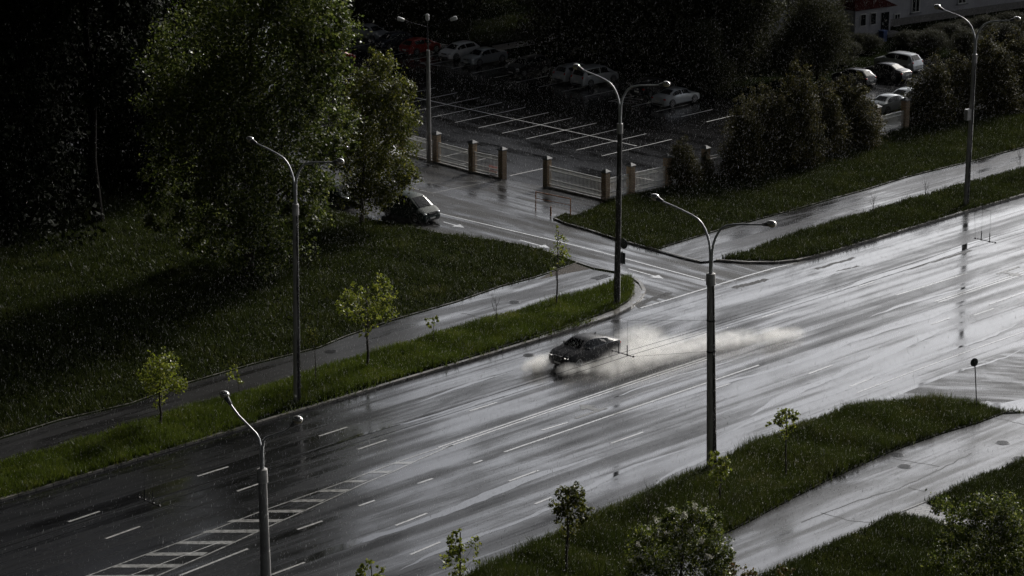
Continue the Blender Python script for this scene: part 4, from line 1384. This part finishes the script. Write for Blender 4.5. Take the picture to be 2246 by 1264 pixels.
def make_car(name, label, style, L, W, Hh, paint, loc, heading, group=None, details=False, lit=False):
    o = thing(name, loc, label, 'car', group, heading)
    pr = PROF[style]
    st = pr['st']
    hw = W / 2
    gc = .20 if style != 'coupe_suv' else .24
    rings = []
    for f, zt, wt, zb in st:
        x = (f - .5) * L
        e = min(f, 1 - f)
        pw = 1 - .20 * max(0, 1 - e / .10) ** 2
        w = hw * pw
        zt, zb = zt * Hh, zb * Hh
        lowz = gc + (.10 if e < .01 else 0)
        zm = min(zb - .05, .42 * Hh)
        zm = max(zm, lowz + .08)
        ring = [(0, lowz), (w * .86, lowz), (w * .985, lowz + .10), (w * 1.0, zm), (w * .965, zb), (hw * wt * pw ** .5, zt - .035 * Hh * (1 if zt > zb + .12 else .3)), (hw * wt * .80 * pw ** .5, zt - .006), (0, zt)]
        rings.append([Vector((x, y, z)) for y, z in ring])
    mb = MB()
    n = len(rings[0])
    full = []
    for r in rings:
        left = r
        right = [Vector((p.x, -p.y, p.z)) for p in r[1:-1]][::-1]
        full.append(left + right)
    m = len(full[0])
    for r in full:
        mb.v += [tuple(p) for p in r]
    for i in range(len(full) - 1):
        for k in range(m):
            k2 = (k + 1) % m
            mb.f.append((i * m + k, i * m + k2, (i + 1) * m + k2, (i + 1) * m + k))
    mb.f.append(tuple(range(m)))
    mb.f.append(tuple((len(full) - 1) * m + k for k in reversed(range(m))))
    body = mb.build('body', paint, o, True, 32)
    bm = bmesh.new()
    bm.from_mesh(body.data)
    bmesh.ops.recalc_face_normals(bm, faces=bm.faces[:])
    bm.to_mesh(body.data)
    bm.free()

    def patch(name, grid, off, mat, shrink=.93, par=o):
        c = sum((p for row in grid for p in row), Vector()) / (len(grid) * len(grid[0]))
        q = MB()
        G = [[c + (p - c) * shrink + off for p in row] for row in grid]
        for i in range(len(G) - 1):
            for k in range(len(G[0]) - 1):
                q.quad(G[i][k], G[i][k + 1], G[i + 1][k + 1], G[i + 1][k])
        return q.build(name, mat, par, True, 60)

    def across(i):
        r = rings[i]
        return [r[5], r[6], r[7], Vector((r[6].x, -r[6].y, r[6].z)), Vector((r[5].x, -r[5].y, r[5].z))]
    a, b_ = pr['ws']
    nrm = Vector((rings[a][7].z - rings[b_][7].z, 0, rings[b_][7].x - rings[a][7].x)).normalized()
    patch('windscreen', [across(a), across(b_)], nrm * .012, M['darkglass'], .93)
    a2, b2 = pr['rw']
    nrm = Vector((-(rings[b2][7].z - rings[a2][7].z), 0, rings[b2][7].x - rings[a2][7].x)).normalized()
    patch('rear_window', [across(a2), across(b2)], nrm * .012, M['rearglass'], .88)
    # side glass
    idx = list(range(b2 - 1 if style in ('sedan', 'coupe_suv') else b2, b_ + 1))
    xs = [rings[i][4].x for i in idx]
    xmid = xs[0] + (xs[-1] - xs[0]) * (.50 if style != 'van' else .48)

    def sidept(x, f):
        for i in range(len(rings) - 1):
            if rings[i][4].x <= x <= rings[i + 1][4].x:
                t_ = (x - rings[i][4].x) / max(1e-6, rings[i + 1][4].x - rings[i][4].x)
                lo = rings[i][4].lerp(rings[i + 1][4], t_)
                hi = rings[i][5].lerp(rings[i + 1][5], t_)
                return lo.lerp(hi, f)
        return rings[-1][4]
    x0, x1 = xs[0] + .03 * L, xs[-1] - .015 * L
    if style in ('hatch', 'wagon', 'van'):
        x0 = xs[0] + .02 * L
    else:
        x0 = xs[0] + (.055 if style == 'sedan' else .03) * L
    for sgn in (1, -1):
        for (u0, u1) in ((x0, xmid - .04), (xmid + .04, x1 - .05 * L)):
            grid = []
            for k in range(7):
                x = u0 + (u1 - u0) * k / 6
                a_, c_2 = sidept(x, .10), sidept(x, .90)
                if c_2.z - a_.z < .03:
                    c_2 = a_ + Vector((0, 0, .03))
                grid.append([Vector((p.x, p.y * sgn, p.z)) for p in (a_, c_2)])
            patch('side_window', grid, Vector((0, .012 * sgn, .004)), M['darkglass'], 1.0)
        mr = MB()
        pb = sidept(xs[-1] - .10 * L, 0)
        mr.ell((pb.x, (pb.y + .10) * sgn, pb.z + .07), (.08, .12, .075), 10, 6)
        mr.build('mirror', paint, o, True)
        if details:
            tr = MB()
            lw = [sidept(x0 - .06 + (x1 - x0 + .0) * k / 10, .04) for k in range(11)]
            hi = [sidept(x0 - .06 + (x1 - x0 + .0) * k / 10, .95) for k in range(11)]
            for arr in (lw, hi):
                tr.tube([Vector((p.x, (p.y + .012) * sgn, p.z)) for p in arr], .013, 5)
            tr.build('window_trim', M['chrome'], o)
        # lights
        fr = rings[-2]
        hl = MB()
        hl.ell((fr[4].x - .10, (fr[4].y - .13) * sgn, fr[4].z + .005), (.20, .17, .075), 12, 8, -.5 * sgn)
        h_ = hl.build('headlight', M['head'] if not details else M['darkglass'], o, True)
        if details:
            for dy in (-.03, -.19):
                rg = MB()
                c = Vector((fr[4].x + (.055 if dy < -.1 else .0), (fr[4].y - .06 + dy) * sgn, fr[4].z - .0))
                prev = [c + Vector((.03, .055 * math.cos(t_), .048 * math.sin(t_))) for t_ in [math.pi * (.95 + 1.1 * k / 9) for k in range(10)]]
                rg.tube(prev, .016, 5)
                rg.build('light_ring', M['glow'], h_)
        rr = rings[1]
        tl = MB()
        tl.ell((rr[4].x + .06, (rr[4].y - .10) * sgn, rr[4].z - .03), (.13, .17, .085) if style not in ('wagon', 'van') else (.10, .12, .15), 12, 8, .4 * sgn)
        tl.build('tail_light', M['tail'], o, True)
        # wheels
        wr = .335 if style != 'coupe_suv' else .375
        for fx in (.19, .81):
            cx = (fx - .5) * L
            wl = MB()
            yy = hw * .985
            wl.lathe((cx, (yy - .20) * sgn, wr), (0, sgn, 0), [(0, wr * .96), (.03, wr), (.17, wr), (.215, wr * .94), (.22, wr * .72)], 22)
            w_ = wl.build('wheel', M['tyre'], o, True, 40)
            rm = MB()
            rm.lathe((cx, (yy + .016) * sgn, wr), (0, sgn, 0), [(0, wr * .70), (.012, wr * .68), (.016, wr * .60), (.004, wr * .55), (.002, .07), (.02, .06)], 20)
            for k in range(5):
                a_ = k * 2 * math.pi / 5
                p0 = Vector((cx + math.cos(a_) * .05, (yy + .03) * sgn, wr + math.sin(a_) * .05))
                p1 = Vector((cx + math.cos(a_) * wr * .64, (yy + .03) * sgn, wr + math.sin(a_) * wr * .64))
                rm.tube([p0, p1], .03, 5)
            rm.build('rim', M['rim'], w_, True, 40)
        for fx in (.19, .81):
            ar = MB()
            cx = (fx - .5) * L
            pts = [Vector((cx + math.cos(t_) * wr * 1.13, (hw * .995) * sgn, wr + math.sin(t_) * wr * 1.13)) for t_ in [math.pi * k / 12 - .1 for k in range(13)]]
            ar.tube(pts, .035, 6)
            ar.build('wheel_arch', M['trim'], o, True)
    # bumpers, plates, grille
    bp = MB()
    for s_2, w_f in ((1, .78), (-1, .78)):
        bp.box((s_2 * (L / 2 - .03), 0, .33), (.10, W * .62, .13))
    bp.build('bumper_insert', M['trim'], o)
    for s_2 in (1, -1):
        MB().box((s_2 * (L / 2 + .025), 0, .42 if s_2 > 0 else .56 if style not in ('sedan',) else .60), (.02, .50, .11)).build('number_plate', M['plate'], o)
    gr = MB()
    fz = rings[-2][4].z
    if details:
        for s_2 in (-1, 1):
            gr.box((L / 2 - .035, s_2 * .20, fz - .05), (.10, .32, .20))
        gg = gr.build('grille', M['trim'], o)
        ch = MB()
        for s_2 in (-1, 1):
            pts = [Vector((L / 2 + .02, s_2 * .20 + .17 * math.cos(t_), fz - .05 + .105 * math.sin(t_))) for t_ in [2 * math.pi * k / 14 for k in range(15)]]
            ch.tube(pts, .014, 5)
        ch.build('grille_surround', M['chrome'], gg)
        em_ = MB()
        em_.lathe((L / 2 - .07, 0, fz + .115), (.6, 0, .8), [(0, .045), (.012, .045)], 14)
        em_.build('emblem', M['head'], o)
        fin = MB()
        fin.poly([(-.95, -.02, Hh * .955), (-.72, 0, Hh * .965), (-.93, 0, Hh * .955 + .13)])
        fin.poly([(-.95, .02, Hh * .955), (-.93, 0, Hh * .955 + .13), (-.72, 0, Hh * .965)])
        fin.poly([(-.95, -.02, Hh * .955), (-.93, 0, Hh * .955 + .13), (-.95, .02, Hh * .955)])
        fin.build('antenna_fin', M['trim'], o)
        cr = MB()
        for s_2 in (-1, 1):
            cr.tube([Vector((rings[8][7].x, s_2 * .38, rings[8][7].z * .998)), Vector((rings[9][7].x, s_2 * .40, rings[9][7].z * 1.0)), Vector((rings[10][7].x, s_2 * .36, rings[10][7].z))], .02, 6)
        cr.build('bonnet_crease', paint, o, True)
    else:
        gr.box((L / 2 - .03, 0, fz - .03), (.09, W * .36, .10))
        gr.build('grille', M['trim'], o)
    wp = MB()
    k = rings[b_][7]
    wp.tube([k + Vector((.02, .45, .02)), k + Vector((-.22, -.05, .17))], .012, 4)
    wp.tube([k + Vector((.02, -.1, .02)), k + Vector((-.22, -.55, .15))], .012, 4)
    wp.build('wiper', M['trim'], o)
    return o


AE, AN = A0, A0 - math.pi / 2          # headings: along the road (away) / across it (towards the camera)
main_loc = g(1283, 792, .004)
make_car('suv', 'dark grey sloping-roof sport utility car throwing up spray on the wet road', 'coupe_suv', 4.67, 1.90, 1.60, M['c_black'], main_loc, AE + math.pi - .02, None, True)
GCk = 'cars parked in the car park'
GCs = 'cars parked along the side street'
make_car('minivan', 'dark green minivan parked at the lawn edge beside the maple', 'van', 4.6, 1.9, 1.86, M['c_green'], g(900, 478, .008), AN + .02, GCs)
make_car('parked_car', 'dark green estate car behind the maple trunk, left of the minivan', 'wagon', 4.4, 1.75, 1.5, M['c_green'], g(735, 443, .008), AN, GCs)
make_car('parked_car', 'white estate car half hidden by the maple leaves', 'wagon', 4.4, 1.75, 1.5, M['c_white'], g(835, 352, .008), AN, GCs)
make_car('parked_car', 'white saloon glimpsed between the lime and the maple', 'sedan', 4.4, 1.75, 1.45, M['c_white'], g(735, 330, .008), AN, GCs)
for px, py, style, L, W, Hh, col, hd, lab in (
        (810, 86, 'sedan', 4.5, 1.78, 1.45, 'c_silver', AN, 'silver saloon side-on at the top left of the car park'),
        (862, 104, 'hatch', 4.1, 1.7, 1.45, 'c_blue', AE + math.pi, 'dark blue car left of the red one'),
        (922, 116, 'hatch', 4.1, 1.72, 1.45, 'c_red', AE, 'red car beside the floodlight mast'),
        (733, 142, 'hatch', 4.1, 1.72, 1.45, 'c_red', AE, 'red car glimpsed through the lime leaves'),
        (1008, 127, 'hatch', 4.1, 1.75, 1.47, 'c_white', AE + math.pi, 'white hatchback facing us, next to the silver saloon'),
        (1062, 139, 'sedan', 4.7, 1.8, 1.45, 'c_silver2', AE + math.pi, 'grey-green silver saloon facing us beside the white hatchback'),
        (1158, 161, 'wagon', 4.4, 1.78, 1.55, 'c_dark', AE + math.pi, 'black car between the silver saloon and the silver estate'),
        (1262, 175, 'wagon', 4.4, 1.74, 1.5, 'c_silver', AE, 'silver estate seen from the rear, left of the minivan'),
        (1304, 184, 'van', 4.7, 1.85, 1.72, 'c_silver', AE, 'silver minivan seen from the rear'),
        (1432, 207, 'hatch', 4.2, 1.74, 1.5, 'c_dark', AE, 'black hatchback behind the silver rear-facing saloon'),
        (1482, 228, 'sedan', 4.65, 1.8, 1.45, 'c_silver', AE, 'silver saloon with red tail lights beside the lamp arm'),
        (1970, 153, 'wagon', 4.5, 1.84, 1.68, 'c_silver', AN + math.pi, 'white sport utility car at the right of the car park'),
        (1945, 172, 'sedan', 4.5, 1.78, 1.45, 'c_dark', AN + math.pi, 'black saloon in front of the white sport utility car'),
        (1872, 184, 'hatch', 4.0, 1.7, 1.45, 'c_dark', AN + math.pi, 'dark car peeping out left of the black saloon'),
        (1950, 243, 'sedan', 4.5, 1.78, 1.45, 'c_silver2', AE, 'silver car behind the right fence bay, nearer the fence'),
        (1990, 229, 'sedan', 4.5, 1.78, 1.45, 'c_silver2', AE, 'silver car behind the right fence bay, farther back')):
    make_car('parked_car', lab, style, L, W, Hh, M[col], g(px, py, .008), hd, GCk)

# ------------------------------------------------------------------ building
wa, wb = g(1600, 108), g(2420, -8)
d = (wb - wa).normalized()
nb = Vector((d.y, -d.x, 0))
if nb.y > 0:
    nb = -nb
rz = math.atan2(d.y, d.x)
o = thing('building', wa, 'pale grey building with a red roofed porch at the top right', 'building', None, rz)
Lb = (wb - wa).length
inv = Matrix.Rotation(-rz, 3, 'Z')


def bl_(px, py):     # place of a pixel on the front wall, in building coordinates
    dx, dy, dz = ray(px, py)
    t_ = (wa - Vector((0, 0, HC))).dot(nb) / Vector((dx, dy, dz)).dot(nb)
    P = Vector((dx, dy, dz)) * t_ + Vector((0, 0, HC))
    return inv @ (P - wa)


MB().box((Lb / 2, 6, 5), (Lb, 12, 10)).build('wall', M['wallplaster'], o)
MB().box((Lb / 2, -.04, .35), (Lb, .1, .7)).build('plinth', M['plinth'], o)
MB().box((Lb / 2, 6, 10.2), (Lb + 1, 13, .4)).build('roof', M['plinth'], o)


def win(px, py, w, h):
    p = bl_(px, py)
    f = MB()
    f.box((p.x, -.02, p.z), (w + .2, .10, h + .2))
    fo = f.build('window', M['frame'], o)
    MB().box((p.x - w / 4 - .02, -.055, p.z), (w / 2 - .06, .06, h - .02)).box((p.x + w / 4 + .02, -.055, p.z), (w / 2 - .06, .06, h - .02)).build('pane', M['darkglass'], fo)
    MB().box((p.x, -.12, p.z - h / 2 - .14), (w + .5, .25, .07)).build('sill', M['capmat'], fo)


win(2008, 11, .9, 1.3)
win(1967, 44, .6, 1.1)
win(1725, 8, .9, 1.3)
win(2110, -8, .9, 1.3)
# porch: projects towards the car park
pc = bl_(1874, 72)
pw, pd, ph = 4.6, 2.6, 2.7
x0 = pc.x - pw / 2
MB().box((pc.x, -pd / 2, ph / 2), (pw, pd, ph)).build('porch_wall', M['wallplaster'], o)
rf = MB()
e_ = .45
zt = ph + 1.15
q = [(x0 - e_, -pd - e_, ph + .02), (x0 + pw + e_, -pd - e_, ph + .02), (x0 + pw + e_, .0, ph + .02), (x0 - e_, .0, ph + .02), (x0 + 1.3, -.9, zt), (x0 + pw - 1.3, -.9, zt), (x0 + pw - 1.3, -.01, zt), (x0 + 1.3, -.01, zt)]
rf.v += q
rf.f += [(0, 1, 5, 4), (1, 2, 6, 5), (4, 5, 6, 7), (3, 0, 4, 7), (3, 2, 1, 0)]
rf.build('porch_roof', M['rooftile'], o)
f = MB().box((x0 + pw - .75, -pd - .03, 1.08), (.95, .08, 2.1)).build('door', M['darkglass'], o)
MB().box((x0 + pw - 1.1, -pd - .09, 1.05), (.05, .05, .2)).build('handle', M['steel'], f)
for xx in (1.0, 2.3):
    f = MB().box((x0 + xx, -pd - .02, 1.65), (.75, .08, 1.2)).build('window', M['frame'], o)
    MB().box((x0 + xx, -pd - .05, 1.65), (.60, .06, 1.05)).build('pane', M['darkglass'], f)
MB().box((x0 + pw - .7, -pd - .8, .12), (2.0, 1.5, .28)).build('porch_step', M['plinth'], o)
bb = g(1936, 92, 0)
o = thing('waste_bin', bb, 'dark blue bin standing before the porch door', 'bin')
MB().box((0, 0, .55), (.55, .55, 1.0), A0, 1.12).build('body', M['bluebin'], o)
MB().box((0, 0, 1.08), (.68, .68, .08), A0).build('lid', M['bluebin'], o)

# ------------------------------------------------------------------ spray and rain
t = NT('water_mist')
tc = t.n('ShaderNodeTexCoord')
vl = t.n('ShaderNodeVectorMath', operation='LENGTH')
t.l(tc.outputs['Object'], vl.inputs[0])
fall = t.math('SUBTRACT', 1.0, vl.outputs['Value'], True)
fall = t.math('POWER', fall, 1.3)
geo = t.n('ShaderNodeNewGeometry')
ns = t.noise(geo.outputs['Position'], 1.5, 6, 0.72, 0.7)
ns = t.ramp(ns, [(0.36, 0.05), (0.52, 0.55), (0.70, 1.6)])
oi = t.n('ShaderNodeObjectInfo')
dens = t.math('MULTIPLY', t.math('MULTIPLY', fall, ns), t.math('MULTIPLY', oi.outputs['Alpha'], 3.8))
pv = t.n('ShaderNodeVolumePrincipled')
pv.inputs['Color'].default_value = (0.99, 0.985, 0.97, 1)
pv.inputs['Anisotropy'].default_value = 0.5
t.l(dens, pv.inputs['Density'])
t.l(pv.outputs[0], t.out.inputs['Volume'])
M['mist'] = t.m

sp = thing('water_spray', main_loc, 'white cloud of spray thrown up by the dark car', 'spray')
sph = MB().ell((0, 0, 0), (1, 1, 1), 24, 16)
me = bpy.data.meshes.new('spray_cloud')
me.from_pydata(sph.v, [], sph.f)
me.materials.append(M['mist'])
PUFF = [  # px, py of the centre at height z, half sizes along road / across / up, strength
    (1180, 800, .35, 1.3, .9, .8, 1.5), (1168, 808, .25, .9, .7, .5, 1.1), (1205, 790, .3, 1.2, .8, .7, .9), (1246, 812, .3, .9, .75, .6, 1.5), (1275, 808, .25, 1.1, .9, .5, .7),
    (1325, 803, .35, 1.8, 1.1, .7, .4), (1390, 785, .45, 2.6, 2.0, 1.0, .6), (1440, 770, .45, 3.0, 2.4, 1.1, .45), (1400, 745, .5, 2.4, 1.5, 1.2, .6), (1500, 760, .4, 3.0, 2.2, .9, .3),
    (1560, 752, .35, 2.6, 1.7, .8, .45), (1620, 745, .35, 2.2, 1.4, .8, .5), (1690, 738, .35, 2.0, 1.1, .75, .75), (1735, 733, .3, 1.4, .9, .6, .7), (1350, 812, .3, 1.7, 1.0, .6, .45)]
for x, y, z, a_, b_, h, k in PUFF:
    c = link('spray_cloud', me, sp)
    c.location = g(x, y, z) - main_loc
    c.rotation_euler = (0, 0, A0)
    c.scale = (a_, b_, h * .8)
    c.color = (1, 1, 1, k)

M['drop'] = leafmat('water_drops', [(0, (.75, .73, .70)), (1, (.9, .89, .87))], 0.5, 0.1, 0.8)
M['raindrop'] = leafmat('rain_water', [(0, (.42, .42, .43)), (1, (.78, .78, .78))], 0.5, 0.2, 0.5)
pts = []
for x, y, z, a_, b_, h, k in PUFF:
    n = int(230 * k * a_ * b_)
    p = RNG.normal(size=(n, 3)) * np.array([a_ * .62, b_ * .6, h * .42])
    p[:, 2] = np.abs(p[:, 2]) + .0
    ca, sa = math.cos(A0), math.sin(A0)
    q = np.column_stack([p[:, 0] * ca - p[:, 1] * sa, p[:, 0] * sa + p[:, 1] * ca, p[:, 2]])
    c = g(x, y, z)
    pts.append(q + np.array([c.x, c.y, .06]))
# brown splash on the kerb side
n = 900
p = RNG.normal(size=(n, 3)) * np.array([1.9, .5, .3])
p[:, 2] = np.abs(p[:, 2])
c = g(1295, 726, .1)
pts.append(np.column_stack([p[:, 0] * ca - p[:, 1] * sa, p[:, 0] * sa + p[:, 1] * ca, p[:, 2]]) + np.array(tuple(c)))
pts = np.vstack(pts)


def drops(name, cen, w, l, dirv, m, label, cat):
    n = len(cen)
    dirv = np.asarray(dirv, float)
    if dirv.ndim == 1:
        dirv = np.tile(dirv, (n, 1))
    dirv /= np.linalg.norm(dirv, axis=1)[:, None]
    a = np.cross(dirv, np.array([0.3, 1, 0.1]))
    a /= np.linalg.norm(a, axis=1)[:, None]
    b_ = np.cross(dirv, a)
    w = np.asarray(w)[:, None]
    l = np.asarray(l)[:, None]
    V = np.stack([cen - dirv * l / 2, cen + a * w, cen - a * w * .5 + b_ * w * .87, cen - a * w * .5 - b_ * w * .87, cen + dirv * l / 2], 1).reshape(-1, 3)
    oc = np.array([(0, 2, 1), (0, 3, 2), (0, 1, 3), (4, 1, 2), (4, 2, 3), (4, 3, 1)])
    Fc = (np.arange(n)[:, None, None] * 5 + oc[None]).reshape(-1, 3)
    o = link(name, np_mesh(name, V, Fc), None, m)
    tag(o, label, cat, kind='stuff')
    return o


drops('spray_droplets', pts, .004 + .009 * RNG.random(len(pts)) ** 2, .02 + .03 * RNG.random(len(pts)), RNG.normal(size=(len(pts), 3)) + np.array([.6, .6, .3]), M['drop'],
      'fine bright droplets flying in the spray of the dark car', 'spray')

# rain through the whole air space
n = 230000
pxr = RNG.random(n) * 2340 - 50
pxr = pxr[RNG.random(n) < 0.3 + 0.7 * np.clip((pxr - 300) / 800, 0, 1)]
n = len(pxr)
pyr = 1310 - 1360 * RNG.random(n) ** 0.72
u = (pxr - CX) / FP
v = (CY - pyr) / FP
dx, dy, dz = u, c_ + v * s_, -s_ + v * c_
tg = -HC / dz
tt = np.minimum(tg, 280) * (0.40 + 0.60 * RNG.random(n) ** 0.6)
cen = np.column_stack([dx * tt, dy * tt, HC + dz * tt])
drops('rain', cen, .0026 + .0055 * RNG.random(n) ** 4, .03 + .11 * RNG.random(n) ** 2, np.array([-.14, .05, -1.0]), M['raindrop'], 'fine falling rain streaks filling the air', 'rain')

# ------------------------------------------------------------------ light, sky, camera
SUN_EL, SUN_AZ = R(28), R(33)           # azimuth to the right of the view direction
sd = Vector((math.sin(SUN_AZ) * math.cos(SUN_EL), math.cos(SUN_AZ) * math.cos(SUN_EL), math.sin(SUN_EL)))
sun = bpy.data.lights.new('sun', 'SUN')
sun.energy = 2.0
sun.angle = R(10)
sun.color = (1.0, 0.95, 0.88)
so = bpy.data.objects.new('sun', sun)
C.objects.link(so)
so.rotation_euler = sd.to_track_quat('Z', 'Y').to_euler()

w = bpy.data.worlds.new('World')
bpy.context.scene.world = w
w.use_nodes = True
t = w.node_tree
t.nodes.clear()
N = t.nodes.new
sky = N('ShaderNodeTexSky')
sky.sky_type = 'NISHITA'
sky.sun_disc = False
sky.sun_elevation = SUN_EL
sky.sun_rotation = SUN_AZ
sky.dust_density = 2.0
tc = N('ShaderNodeTexCoord')
sx = N('ShaderNodeSeparateXYZ')
t.links.new(tc.outputs['Generated'], sx.inputs[0])
# storm cloud overhead, clearing towards the far horizon
mp = N('ShaderNodeMapping')
mp.inputs['Scale'].default_value = (1, 1, 2.2)
t.links.new(tc.outputs['Generated'], mp.inputs['Vector'])
nz = N('ShaderNodeTexNoise')
nz.inputs['Scale'].default_value = 3.2
nz.inputs['Detail'].default_value = 5
t.links.new(mp.outputs['Vector'], nz.inputs['Vector'])
rp = N('ShaderNodeValToRGB')
el = rp.color_ramp.elements
el[0].position, el[0].color = 0.0, (1, 1, 1, 1)
el[1].position, el[1].color = 0.60, (.10, .105, .115, 1)
e2 = el.new(0.36)
e2.color = (.85, .86, .9, 1)
ad = N('ShaderNodeMath')
ad.operation = 'MULTIPLY_ADD'
t.links.new(nz.outputs['Fac'], ad.inputs[0])
ad.inputs[1].default_value = 0.35
ad.inputs[2].default_value = -0.17
ad2 = N('ShaderNodeMath')
ad2.operation = 'ADD'
t.links.new(sx.outputs['Z'], ad2.inputs[0])
t.links.new(ad.outputs[0], ad2.inputs[1])
t.links.new(ad2.outputs[0], rp.inputs['Fac'])
# darker behind the camera
rp2 = N('ShaderNodeMapRange')
rp2.inputs['From Min'].default_value = -0.5
rp2.inputs['From Max'].default_value = 0.6
rp2.inputs['To Min'].default_value = 0.20
rp2.inputs['To Max'].default_value = 1.0
t.links.new(sx.outputs['Y'], rp2.inputs['Value'])
rp3 = N('ShaderNodeMapRange')          # added cloud bank: left sky dimmed to darken the road reflections
rp3.interpolation_type = 'SMOOTHSTEP'
rp3.inputs['From Min'].default_value = -0.22
rp3.inputs['From Max'].default_value = 0.03
rp3.inputs['To Min'].default_value = 0.05
rp3.inputs['To Max'].default_value = 1.0
t.links.new(sx.outputs['X'], rp3.inputs['Value'])
mm = N('ShaderNodeMath')
mm.operation = 'MULTIPLY'
t.links.new(rp2.outputs[0], mm.inputs[0])
t.links.new(rp3.outputs[0], mm.inputs[1])
hs = N('ShaderNodeHueSaturation')
hs.inputs['Saturation'].default_value = 0.17
t.links.new(sky.outputs[0], hs.inputs['Color'])
m1 = N('ShaderNodeMix')
m1.data_type = 'RGBA'
m1.blend_type = 'MULTIPLY'
m1.inputs[0].default_value = 1
t.links.new(hs.outputs[0], m1.inputs[6])
t.links.new(rp.outputs[0], m1.inputs[7])
m2 = N('ShaderNodeVectorMath')
m2.operation = 'SCALE'
t.links.new(m1.outputs[2], m2.inputs[0])
t.links.new(mm.outputs[0], m2.inputs[3])
bg = N('ShaderNodeBackground')
bg.inputs['Strength'].default_value = 0.15
t.links.new(m2.outputs[0], bg.inputs['Color'])
ow = N('ShaderNodeOutputWorld')
t.links.new(bg.outputs[0], ow.inputs['Surface'])

cam = bpy.data.cameras.new('camera')
cam.sensor_width = 36
cam.lens = 36 * FP / 2246
cam.clip_start = 1
cam.clip_end = 5000
co = bpy.data.objects.new('camera', cam)
C.objects.link(co)
co.location = (0, 0, HC)
co.rotation_euler = (math.pi / 2 - PITCH, 0, 0)
sc = bpy.context.scene
sc.camera = co
sc.view_settings.view_transform = 'Standard'
sc.view_settings.look = 'None'
sc.view_settings.exposure = 0.64
sc.view_settings.gamma = 1
sc.render.engine = 'CYCLES'
sc.cycles.max_bounces = 10
sc.cycles.diffuse_bounces = 2
sc.cycles.glossy_bounces = 3
sc.cycles.transmission_bounces = 3
sc.cycles.volume_bounces = 8
sc.cycles.caustics_reflective = False
sc.cycles.caustics_refractive = False
sc.cycles.sample_clamp_indirect = 4
sc.cycles.use_denoising = True
